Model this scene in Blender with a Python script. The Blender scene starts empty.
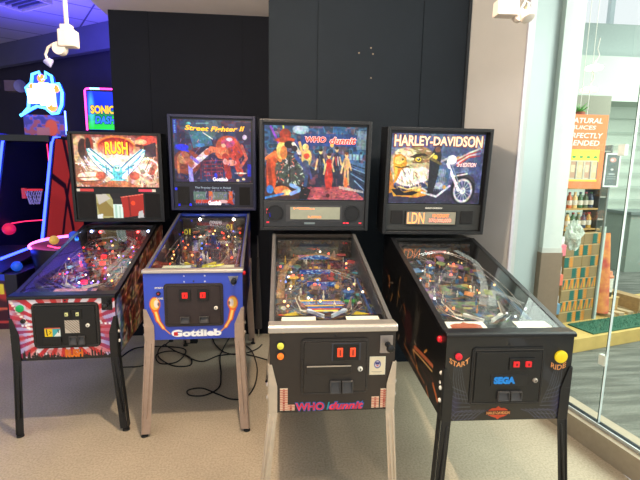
import bpy, math, random
import numpy as np
from mathutils import Vector, Matrix

# ------------------------------------------------------------------ camera, world, lights
S = bpy.context.scene
COL = S.collection
F_PX, CAM_H, YAW, PITCH, ROLL = 435.3, 1.589, math.radians(4.73), math.radians(9.15), math.radians(.95)
fw = Vector((math.sin(YAW)*math.cos(PITCH), math.cos(YAW)*math.cos(PITCH), -math.sin(PITCH)))
r0 = Vector((math.cos(YAW), -math.sin(YAW), 0)); u0 = r0.cross(fw)
rt = math.cos(ROLL)*r0 + math.sin(ROLL)*u0
up = -math.sin(ROLL)*r0 + math.cos(ROLL)*u0
cam = bpy.data.cameras.new('camera'); co = bpy.data.objects.new('camera', cam); COL.objects.link(co)
cam.sensor_fit = 'HORIZONTAL'; cam.sensor_width = 36; cam.lens = 36*F_PX/640; cam.clip_start = .05
mw = Matrix((rt, up, -fw)).transposed().to_4x4(); mw.translation = Vector((0, 0, CAM_H)); co.matrix_world = mw
S.camera = co
S.view_settings.view_transform = 'Standard'; S.view_settings.look = 'None'
S.view_settings.gamma = 1; S.view_settings.use_curve_mapping = False
S.view_settings.exposure = 0.2

w = bpy.data.worlds.new('world'); S.world = w; w.use_nodes = True
bg = w.node_tree.nodes['Background']; bg.inputs[0].default_value = (.93, .97, 1, 1); bg.inputs[1].default_value = .95

def light(name, kind, loc, power, color, size=.2, target=None, sizey=None, spot=None):
    l = bpy.data.lights.new(name, kind); l.energy = power; l.color = color
    if kind == 'AREA':
        l.size = size
        if sizey: l.shape = 'RECTANGLE'; l.size_y = sizey
    else: l.shadow_soft_size = size
    if spot: l.spot_size = math.radians(spot); l.spot_blend = .6
    o = bpy.data.objects.new(name, l); COL.objects.link(o); o.location = loc
    if target is not None:
        o.rotation_euler = (Vector(target)-Vector(loc)).to_track_quat('-Z', 'Y').to_euler()
    return o
# the track head over the aisle, a second one on the right, the arcade's blue light, the mall's daylight and a far-wall fill
light('track_spot', 'POINT', (-.22, 1.72, 2.72), 135, (1, .79, .58), .035)
light('track_spot', 'SPOT', (1.35, .7, 2.7), 42, (1, .84, .66), .08, (1.35, 1.9, 0), spot=85)
light('track_spot', 'SPOT', (1.15, 1.75, 2.95), 42, (1, .90, .82), .05, (1.56, 3.2, 1.0), spot=62)
light('mall_far_wall_fill', 'AREA', (7.0, 6.2, 3.0), 90, (.93, 1, .93), 3.0, (7.0, 9, 1.5))  # added fill, aimed at the far mall wall to brighten it
light('arcade_blue_light', 'AREA', (-3.0, 5.7, 2.75), 42, (.10, .08, 1), 1.2, (-3.0, 5.7, 5))
light('arcade_blue_fill', 'POINT', (-2.4, 3.6, 2.2), 5, (.25, .2, 1), .2)
light('mall_daylight', 'AREA', (5.2, 4.2, 4.3), 210, (.90, 1, .90), 4.0, (3.6, 4.2, 0))
light('mall_daylight_low', 'AREA', (3.9, 1.6, 2.6), 105, (.92, 1, .93), 1.8, (.8, 2.6, .9))

def lin(c):
    c = np.asarray(c, float)/255.
    return np.where(c <= .04045, c/12.92, ((c+.055)/1.055)**2.4)
def at(px, py, Y):
    d = fw + rt*((px-320)/F_PX) + up*((240-py)/F_PX)
    return Vector((0, 0, CAM_H)) + d*(Y/d.y)

# ------------------------------------------------------------------ materials
def mat(name, col, rough=.5, metal=0, emit=0, ecol=None, var=.06, scale=30, bump=0, coat=0, alpha=1):
    m = bpy.data.materials.new(name); m.use_nodes = True; nt = m.node_tree; b = nt.nodes['Principled BSDF']
    c = lin(col)
    n = nt.nodes.new('ShaderNodeTexNoise'); n.inputs['Scale'].default_value = scale; n.inputs['Detail'].default_value = 4
    tc = nt.nodes.new('ShaderNodeTexCoord'); nt.links.new(tc.outputs['Object'], n.inputs['Vector'])
    r = nt.nodes.new('ShaderNodeValToRGB')
    r.color_ramp.elements[0].color = tuple(c*(1-var))+(1,); r.color_ramp.elements[1].color = tuple(np.minimum(c*(1+var), 1))+(1,)
    r.color_ramp.elements[0].position = .3; r.color_ramp.elements[1].position = .7
    nt.links.new(n.outputs['Fac'], r.inputs['Fac']); nt.links.new(r.outputs['Color'], b.inputs['Base Color'])
    b.inputs['Roughness'].default_value = rough; b.inputs['Metallic'].default_value = metal
    b.inputs['Coat Weight'].default_value = coat
    if alpha < 1: b.inputs['Alpha'].default_value = alpha
    if emit:
        b.inputs['Emission Color'].default_value = tuple(lin(ecol or col))+(1,); b.inputs['Emission Strength'].default_value = emit
    if bump:
        bp = nt.nodes.new('ShaderNodeBump'); bp.inputs['Strength'].default_value = bump; bp.inputs['Distance'].default_value = .01
        nt.links.new(n.outputs['Fac'], bp.inputs['Height']); nt.links.new(bp.outputs['Normal'], b.inputs['Normal'])
    return m
def artmat(name, emit, rough=.35, coat=0, base=1.0):
    m = bpy.data.materials.new(name); m.use_nodes = True; nt = m.node_tree; b = nt.nodes['Principled BSDF']
    a = nt.nodes.new('ShaderNodeVertexColor'); a.layer_name = 'art'
    mx = nt.nodes.new('ShaderNodeMixRGB'); mx.blend_type = 'MULTIPLY'; mx.inputs[0].default_value = 1; mx.inputs[2].default_value = (base, base, base, 1)
    nt.links.new(a.outputs['Color'], mx.inputs[1]); nt.links.new(mx.outputs[0], b.inputs['Base Color'])
    b.inputs['Roughness'].default_value = rough; b.inputs['Coat Weight'].default_value = coat
    if emit:
        nt.links.new(a.outputs['Color'], b.inputs['Emission Color']); b.inputs['Emission Strength'].default_value = emit
    return m
def glassmat(name, tint=(1, 1, 1), refl=1.0, rough=0.0, ior=1.5):
    m = bpy.data.materials.new(name); m.use_nodes = True; nt = m.node_tree; nt.nodes.clear()
    o = nt.nodes.new('ShaderNodeOutputMaterial'); mx = nt.nodes.new('ShaderNodeMixShader')
    t = nt.nodes.new('ShaderNodeBsdfTransparent'); t.inputs[0].default_value = tuple(tint)+(1,)
    g = nt.nodes.new('ShaderNodeBsdfGlossy'); g.inputs['Roughness'].default_value = rough
    f = nt.nodes.new('ShaderNodeFresnel'); f.inputs[0].default_value = ior
    k = nt.nodes.new('ShaderNodeMath'); k.operation = 'MULTIPLY'; k.inputs[1].default_value = refl; k.use_clamp = True
    ge = nt.nodes.new('ShaderNodeNewGeometry'); mr = nt.nodes.new('ShaderNodeMapRange'); mr.inputs['To Min'].default_value = ior; mr.inputs['To Max'].default_value = 1/ior
    nt.links.new(ge.outputs['Backfacing'], mr.inputs['Value']); nt.links.new(mr.outputs[0], f.inputs[0])
    nt.links.new(f.outputs[0], k.inputs[0]); nt.links.new(k.outputs[0], mx.inputs[0])
    nt.links.new(t.outputs[0], mx.inputs[1]); nt.links.new(g.outputs[0], mx.inputs[2]); nt.links.new(mx.outputs[0], o.inputs[0])
    return m

BLK = mat('black_powder_coat', (16, 16, 18), .42, 0, var=.15)
BLKS = mat('black_satin_plastic', (17, 17, 19), .32, 0, var=.1)
DOORB = mat('coin_door_black', (50, 40, 40), .45, .2, var=.08)
GREYP = mat('speaker_panel_grey', (38, 40, 44), .5, 0, var=.08)
GRILL = mat('speaker_cloth', (20, 20, 22), .9, 0, scale=300, bump=.4)
CHR = mat('brushed_steel', (205, 196, 186), .34, .75, var=.05, scale=80)
LEGS = mat('satin_leg_steel', (205, 190, 170), .42, .35, var=.06)
WHT = mat('white_plastic', (232, 228, 215), .5)
CARD = mat('cream_card', (232, 226, 205), .7)
REDL = mat('red_lit_window', (235, 30, 25), .4, 0, 0.5)
ORGL = mat('orange_lit_window', (225, 70, 35), .4, 0, .55)
RUB = mat('black_rubber', (14, 14, 15), .7)
RETM = mat('coin_return_grey', (66, 64, 64), .45)
RIMM = mat('door_rim_highlight_grey', (78, 74, 72), .35, .3)  # lighter grey puts the highlight along the door rim into its colour
GOLD = mat('brass_disc', (214, 196, 140), .35, .6)
GLASS = glassmat('playfield_glass', (.97, .98, .97), .8)
BGLASS = glassmat('back_glass', (1, 1, 1), .5)

# ------------------------------------------------------------------ mesh helpers
def tag(o, label=None, cat=None, group=None, kind=None):
    if label: o['label'] = label
    if cat: o['category'] = cat
    if group: o['group'] = group
    if kind: o['kind'] = kind
    return o
def empty(name, loc, rz=0):
    o = bpy.data.objects.new(name, None); COL.objects.link(o); o.location = loc; o.rotation_euler = (0, 0, rz)
    o.empty_display_size = .1; return o
class MB:
    def __init__(s): s.v = []; s.f = []; s.sm = []
    def add(s, vs, fs, smooth=False):
        k = len(s.v); s.v += [tuple(p) for p in vs]; s.f += [tuple(i+k for i in f) for f in fs]; s.sm += [smooth]*len(fs); return s
    def box(s, a, b):
        x0, x1 = sorted((a[0], b[0])); y0, y1 = sorted((a[1], b[1])); z0, z1 = sorted((a[2], b[2]))
        return s.hexa([(x0, y0, z0), (x1, y0, z0), (x1, y1, z0), (x0, y1, z0), (x0, y0, z1), (x1, y0, z1), (x1, y1, z1), (x0, y1, z1)])
    def hexa(s, p):
        return s.add(p, [(0, 3, 2, 1), (4, 5, 6, 7), (0, 1, 5, 4), (1, 2, 6, 5), (2, 3, 7, 6), (3, 0, 4, 7)])
    def prism(s, poly, off):
        n = len(poly); off = Vector(off); a = [Vector(p) for p in poly]; b = [p+off for p in a]
        return s.add(a+b, [tuple(range(n))[::-1], tuple(range(n, 2*n))]+[(i, (i+1) % n, n+(i+1) % n, n+i) for i in range(n)])
    def tube(s, pts, r, n=8, closed=False):
        pts = [Vector(p) for p in pts]; m = len(pts); vs = []; prev = None
        rr = r if isinstance(r, (list, tuple)) else [r]*m
        for i, p in enumerate(pts):
            if closed: d = pts[(i+1) % m]-pts[i-1]
            else: d = pts[min(i+1, m-1)]-pts[max(i-1, 0)]
            d = d.normalized() if d.length > 1e-9 else Vector((0, 0, 1))
            if prev is None: a = d.orthogonal().normalized()
            else:
                a = prev-d*prev.dot(d); a = a.normalized() if a.length > 1e-6 else d.orthogonal().normalized()
            prev = a; b = d.cross(a)
            vs += [p+(a*math.cos(2*math.pi*k/n)+b*math.sin(2*math.pi*k/n))*rr[i] for k in range(n)]
        fs = []
        for i in range(m if closed else m-1):
            j = (i+1) % m
            fs += [(i*n+k, i*n+(k+1) % n, j*n+(k+1) % n, j*n+k) for k in range(n)]
        if not closed: fs += [tuple(range(n))[::-1], tuple(range((m-1)*n, m*n))]
        return s.add(vs, fs, True)
    def lathe(s, base, axis, prof, n=20):
        # prof: list of (distance along axis, radius)
        base = Vector(base); ax = Vector(axis).normalized(); a = ax.orthogonal().normalized(); b = ax.cross(a); vs = []
        for h, r in prof: vs += [base+ax*h+(a*math.cos(2*math.pi*k/n)+b*math.sin(2*math.pi*k/n))*max(r, 1e-5) for k in range(n)]
        m = len(prof)
        fs = [(i*n+k, i*n+(k+1) % n, (i+1)*n+(k+1) % n, (i+1)*n+k) for i in range(m-1) for k in range(n)]
        fs += [tuple(range(n))[::-1], tuple(range((m-1)*n, m*n))]
        return s.add(vs, fs, True)
    def ball(s, c, r, n=12):
        q = 8; return s.lathe(Vector(c)-Vector((0, 0, r)), (0, 0, 1), [(r-r*math.cos(math.pi*i/q), r*math.sin(math.pi*i/q)) for i in range(q+1)], n)
    def build(s, name, m, parent=None, bevel=0):
        me = bpy.data.meshes.new(name); me.from_pydata([tuple(p) for p in s.v], [], s.f); me.materials.append(m)
        me.polygons.foreach_set('use_smooth', s.sm); me.update()
        o = bpy.data.objects.new(name, me); COL.objects.link(o)
        if any(s.sm):
            try: me.set_sharp_from_angle(angle=math.radians(45))
            except Exception: pass
        if parent: o.parent = parent
        if bevel:
            bv = o.modifiers.new('bevel', 'BEVEL'); bv.width = bevel; bv.segments = 2; bv.limit_method = 'ANGLE'
        return o
def text_verts(txt, bold=0., shear=0., spacing=1., flat=True):
    cu = bpy.data.curves.new('t', 'FONT'); cu.body = txt; cu.offset = bold; cu.shear = shear; cu.space_character = spacing; cu.resolution_u = 3
    o = bpy.data.objects.new('t', cu); COL.objects.link(o)
    dg = bpy.context.evaluated_depsgraph_get(); dg.update()
    me = bpy.data.meshes.new_from_object(o.evaluated_get(dg))
    v = np.zeros(len(me.vertices)*3); me.vertices.foreach_get('co', v); v = v.reshape(-1, 3)
    f = [tuple(p.vertices) for p in me.polygons]
    bpy.data.objects.remove(o); bpy.data.curves.remove(cu); bpy.data.meshes.remove(me)
    return v, f
def text(name, txt, O, U, V, m, parent, box=(0, 0, 1, 1), bold=0., shear=0., spacing=1., arc=0., taper=0., lift=.0015, depth=.0012):
    """lettering filling box=(u0,v0,u1,v1) (v down) of the surface O + u*U + v*V, thickness depth"""
    v, f = text_verts(txt, bold, shear, spacing)
    mn, mx = v.min(0), v.max(0); a = (v[:, 0]-mn[0])/(mx[0]-mn[0]); b = (mx[1]-v[:, 1])/(mx[1]-mn[1])
    if taper: b = .5+(b-.5)*(1-taper+2*taper*np.abs(a-.5))
    b = b + arc*(2*a-1)**2
    uu = box[0]+a*(box[2]-box[0]); vv = box[1]+b*(box[3]-box[1])
    O, U, V = Vector(O), Vector(U), Vector(V); N = V.cross(U).normalized()
    P = [O+U*float(p)+V*float(q) for p, q in zip(uu, vv)]
    M = MB(); k = len(P)
    top = [p+N*(lift+depth) for p in P]; bot = [p+N*lift for p in P]
    edges = {}
    for q in f:
        for i in range(len(q)):
            e = (q[i], q[(i+1) % len(q)]); edges[e] = 1
    side = [(a_, b_, b_+k, a_+k) for (a_, b_) in edges if (b_, a_) not in edges]
    M.add(bot+top, [tuple(i+k for i in q) for q in f]+side)
    return M.build(name, m, parent)

# ------------------------------------------------------------------ colour painter for printed surfaces (artwork only)
class Cv:
    def __init__(s, w_, h_, asp, col=(0, 0, 0), seed=0):
        s.w, s.h, s.asp = w_, h_, asp
        s.x, s.y = np.meshgrid(np.linspace(0, 1, w_), np.linspace(0, 1, h_))
        s.c = np.ones((h_, w_, 3))*np.array(col, float); s.r = np.random.RandomState(seed)
    def put(s, m, col, a=1.): s.c = s.c*(1-(m*a)[..., None])+np.array(col, float)*(m*a)[..., None]; return s
    def soft(s, d, e): return np.clip(.5-d/e, 0, 1)
    def ell(s, cx, cy, rx, ry, col, a=1., rot=0., e=.12):
        X = (s.x-cx)*s.asp; Y = s.y-cy; c, q = math.cos(rot), math.sin(rot)
        d = np.sqrt(((X*c+Y*q)/(rx*s.asp))**2+((-X*q+Y*c)/ry)**2)-1
        return s.put(s.soft(d, e), col, a)
    def poly(s, pts, col, a=1.):
        ins = np.zeros(s.x.shape, bool); n = len(pts)
        for i in range(n):
            x1, y1 = pts[i]; x2, y2 = pts[(i+1) % n]
            if y1 == y2: continue
            c = ((y1 > s.y) != (y2 > s.y)) & (s.x < (x2-x1)*(s.y-y1)/(y2-y1)+x1); ins ^= c
        return s.put(ins.astype(float), col, a)
    def rect(s, x0, y0, x1, y1, col, a=1.): return s.put(((s.x >= x0) & (s.x <= x1) & (s.y >= y0) & (s.y <= y1)).astype(float), col, a)
    def line(s, pts, wd, col, a=1.):
        D = np.full(s.x.shape, 9.)
        for (x1, y1), (x2, y2) in zip(pts[:-1], pts[1:]):
            dx, dy = (x2-x1)*s.asp, y2-y1; L = dx*dx+dy*dy+1e-12
            t = np.clip(((s.x-x1)*s.asp*dx+(s.y-y1)*dy)/L, 0, 1)
            D = np.minimum(D, np.hypot((s.x-x1)*s.asp-t*dx, s.y-y1-t*dy))
        return s.put(np.clip((wd/2-D)/.008+.5, 0, 1), col, a)
    def noise(s, n, cols, a=1., thr=.5, stretch=1.):
        g = s.r.rand(int(n)+2, int(n*s.asp*stretch)+2)
        gx = s.x*(g.shape[1]-1.001); gy = s.y*(g.shape[0]-1.001); i = gx.astype(int); j = gy.astype(int); fx = gx-i; fy = gy-j
        fx = fx*fx*(3-2*fx); fy = fy*fy*(3-2*fy)
        z = (g[j, i]*(1-fx)+g[j, i+1]*fx)*(1-fy)+(g[j+1, i]*(1-fx)+g[j+1, i+1]*fx)*fy
        for k, c in enumerate(cols):
            lo = thr+(1-thr)*k/len(cols)*.6
            s.put(np.clip((z-lo)/.08, 0, 1), c, a)
        return s
    def grad(s, a_, b_, k=1., horiz=False):
        t = (s.x if horiz else s.y)[..., None]
        s.c = s.c*(1-k)+(np.array(a_, float)*(1-t)+np.array(b_, float)*t)*k; return s
    def grit(s, amp=.5, lo=.0):
        for n, a in ((s.h//3, amp), (s.h//7, amp*.8)):
            g = s.r.rand(int(n)+2, int(n*s.asp)+2, 3); g = g.mean(2, keepdims=True)*.6+g*.4
            gx = s.x*(g.shape[1]-1.001); gy = s.y*(g.shape[0]-1.001); i = gx.astype(int); j = gy.astype(int); fx = (gx-i)[..., None]; fy = (gy-j)[..., None]
            z = (g[j, i]*(1-fx)+g[j, i+1]*fx)*(1-fy)+(g[j+1, i]*(1-fx)+g[j+1, i+1]*fx)*fy
            s.c = np.clip(s.c*(1+a*2.4*(z-.5)), 0, 255)
        m = s.c.mean(2, keepdims=True); s.c = s.c*.86+m*.14; return s
    def sheet(s, name, O, U, V, m, parent, lift=0.):
        """a printed sheet: grid mesh carrying the print as a colour attribute"""
        O, U, V = np.array(O, float), np.array(U, float), np.array(V, float)
        N = np.cross(V, U); N /= np.linalg.norm(N)
        P = O+s.x[..., None]*U+s.y[..., None]*V+N*lift
        h_, w_ = s.x.shape; me = bpy.data.meshes.new(name)
        idx = np.arange(h_*w_).reshape(h_, w_)
        q = np.stack([idx[:-1, :-1], idx[1:, :-1], idx[1:, 1:], idx[:-1, 1:]], -1).reshape(-1, 4)
        me.vertices.add(h_*w_); me.vertices.foreach_set('co', P.reshape(-1))
        me.loops.add(q.size); me.loops.foreach_set('vertex_index', q.reshape(-1))
        me.polygons.add(len(q)); me.polygons.foreach_set('loop_start', np.arange(0, q.size, 4)); me.polygons.foreach_set('loop_total', np.full(len(q), 4))
        me.update(calc_edges=True)
        at_ = me.color_attributes.new('art', 'FLOAT_COLOR', 'POINT')
        c = np.ones((h_*w_, 4)); c[:, :3] = lin(np.clip(s.c, 0, 255)).reshape(-1, 3); at_.data.foreach_set('color', c.reshape(-1))
        me.materials.append(m); o = bpy.data.objects.new(name, me); COL.objects.link(o)
        if parent: o.parent = parent
        return o

# ------------------------------------------------------------------ the room
def struct(name, M, m, bevel=0): o = M.build(name, m, None, bevel); o['kind'] = 'structure'; return o
def floormat():
    m = bpy.data.materials.new('sealed_concrete'); m.use_nodes = True; nt = m.node_tree; b = nt.nodes['Principled BSDF']
    tc = nt.nodes.new('ShaderNodeTexCoord')
    n1 = nt.nodes.new('ShaderNodeTexNoise'); n1.inputs['Scale'].default_value = 2.2; n1.inputs['Detail'].default_value = 6
    n2 = nt.nodes.new('ShaderNodeTexNoise'); n2.inputs['Scale'].default_value = 90; n2.inputs['Detail'].default_value = 3
    for n in (n1, n2): nt.links.new(tc.outputs['Object'], n.inputs['Vector'])
    r1 = nt.nodes.new('ShaderNodeValToRGB'); r1.color_ramp.elements[0].position = .32; r1.color_ramp.elements[1].position = .68
    r1.color_ramp.elements[0].color = tuple(lin((186, 172, 148)))+(1,); r1.color_ramp.elements[1].color = tuple(lin((202, 188, 162)))+(1,)
    r2 = nt.nodes.new('ShaderNodeValToRGB'); r2.color_ramp.elements[0].position = .35; r2.color_ramp.elements[1].position = .6
    r2.color_ramp.elements[0].color = (.78, .76, .74, 1); r2.color_ramp.elements[1].color = (1, 1, 1, 1)
    mx = nt.nodes.new('ShaderNodeMixRGB'); mx.blend_type = 'MULTIPLY'; mx.inputs[0].default_value = 1
    nt.links.new(n1.outputs[0], r1.inputs[0]); nt.links.new(n2.outputs[0], r2.inputs[0]); nt.links.new(r1.outputs[0], mx.inputs[1]); nt.links.new(r2.outputs[0], mx.inputs[2])
    nt.links.new(mx.outputs[0], b.inputs['Base Color']); b.inputs['Roughness'].default_value = .62
    return m
struct('floor', MB().prism([(-7, -2, 0), (2.3, -2, 0), (1.69, 3.05, 0), (1.45, 3.4, 0), (1.45, 4.3, 0), (1.45, 9.2, 0), (-7, 9.2, 0)], (0, 0, -.1)), floormat())

BW = mat('black_wall_paint', (22, 25, 33), .8, var=.05, scale=6)
BW2 = mat('charcoal_wall_paint', (30, 36, 43), .8, var=.05, scale=6)
GW = mat('taupe_wall_paint', (168, 166, 162), .42, var=.03, scale=5)
NAVY = mat('dark_navy_wall', (62, 58, 80), .85, var=.05, scale=4)
NAVY2 = mat('dark_soffit_paint', (105, 105, 130), .8, var=.05, scale=4)
CE = mat('beige_ceiling_paint', (238, 226, 218), .9, var=.03, scale=5)
for m_, c_ in ((BW, 0), (BW2, 0)): m_.node_tree.nodes['Principled BSDF'].inputs['Specular IOR Level'].default_value = .15
# rear black wall, with shallow panel joints
M = MB(); xs = [-1.5, -1.17, -.37, .3]
for a, b in zip(xs[:-1], xs[1:]): M.box((a+.002, 4.08, 0), (b-.002, 4.2, 2.9))
M.box((-1.5, 4.086, 0), (.3, 4.2, 2.9))
struct('wall_back', M, BW)
# nearer charcoal wall behind the two right-hand machines
M = MB(); xs = [-.12, .24, 1.03, 1.385]
for a, b in zip(xs[:-1], xs[1:]): M.box((a+.0025, 3.4, 0), (b-.0025, 3.52, 4.2))
M.box((-.12, 3.408, 0), (1.385, 3.52, 4.2))
struct('wall_centre', M, BW2)
M = MB()
for x, y in [(359, 53), (371, 48), (373, 54), (371, 78)]:
    p = at(x, y, 3.4); M.lathe(p+Vector((0, .001, 0)), (0, -1, 0), [(0, .006), (.002, .006), (.003, .003)], 8)
struct('trim_1', M, mat('plaster_spots', (150, 130, 110), .8))
struct('trim_2', MB().box((1.372, 3.388, 0), (1.392, 3.4, 4.2)), BLKS)
# taupe return wall running up to the shop window
A, B = Vector((1.392, 3.4, 0)), Vector((1.675, 3.06, 0))
nrm = Vector((B.y-A.y, A.x-B.x, 0)).normalized()*-.1
struct('wall_right', MB().prism([A, B, B+nrm, A+nrm], (0, 0, 4.2)), GW)
struct('ceiling', MB().box((-1.56, -2, 2.9), (-.12, 4.3, 3.0)).box((-.12, -2, 2.9), (3.0, .2, 3.0)), CE)
# ceiling above the right part is higher and open
struct('ceiling', MB().box((-.12, .2, 4.2), (2.2, 3.6, 4.3)).box((-.12, .2, 3.0), (-.1, 3.4, 4.2)), CE)
def tilemat():
    m = mat('ceiling_tile', (215, 210, 215), .9, var=.03); nt = m.node_tree; b = nt.nodes['Principled BSDF']
    t = nt.nodes.new('ShaderNodeTexBrick'); t.offset = 0; t.inputs['Scale'].default_value = 1; t.inputs['Brick Width'].default_value = 1.2; t.inputs['Row Height'].default_value = .6
    t.inputs['Mortar Size'].default_value = .012; t.inputs['Color1'].default_value = t.inputs['Color2'].default_value = tuple(lin((215, 210, 215)))+(1,); t.inputs['Mortar'].default_value = tuple(lin((110, 105, 120)))+(1,)
    tc = nt.nodes.new('ShaderNodeTexCoord'); mp = nt.nodes.new('ShaderNodeMapping'); mp.inputs['Rotation'].default_value = (0, 0, math.radians(-32))
    nt.links.new(tc.outputs['Object'], mp.inputs[0]); nt.links.new(mp.outputs[0], t.inputs['Vector']); nt.links.new(t.outputs['Color'], b.inputs['Base Color']); return m
struct('ceiling', MB().box((-7, 2, 3.6), (-1.56, 9.2, 3.7)).box((-1.6, -2, 3.0), (-1.56, 9.2, 3.6)), tilemat())
def wallseg(name, p, q, z0, z1, m, th=.1):
    p, q = Vector(p+(0,)), Vector(q+(0,)); n = Vector((-(q-p).y, (q-p).x, 0)).normalized()*th
    p.z = q.z = z0; return struct(name, MB().prism([p, q, q+n, p+n], (0, 0, z1-z0)), m)
wallseg('wall_back', (-6.6, 9.57), (-1.2, 6.18), 0, 3.6, NAVY)
wallseg('trim_3', (-6.5, 9.25), (-1.2, 5.92), 3.24, 3.6, NAVY2)
wallseg('wall_left', (-7, 1), (-7, 9.3), 0, 3.6, NAVY)
struct('wall_back', MB().box((-1.49, 4.2, 0), (-1.4, 6.2, 2.9)), BW)
# recess in the tiled ceiling
p = at(22, 0, 5.0)
M = MB()
vx, vy = -3.15, 5.35
v = empty('ceiling_vent', (-3.12, 5.6, 3.6), math.radians(-32)); tag(v, 'white square ceiling vent box hanging below the blue-lit tiles', 'vent')
MB().box((-.3, -.3, -.16), (.3, -.28, 0)).box((-.3, .28, -.16), (.3, .3, 0)).box((-.3, -.28, -.16), (-.28, .28, 0)).box((.28, -.28, -.16), (.3, .28, 0)).build('frame', mat('vent_white', (205, 195, 180), .6), v)
M = MB()
for k in range(8): M.box((-.28, -.26+k*.07, -.14), (.28, -.24+k*.07, -.1))
M.build('slats', mat('vent_grey', (90, 95, 105), .6), v)

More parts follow.
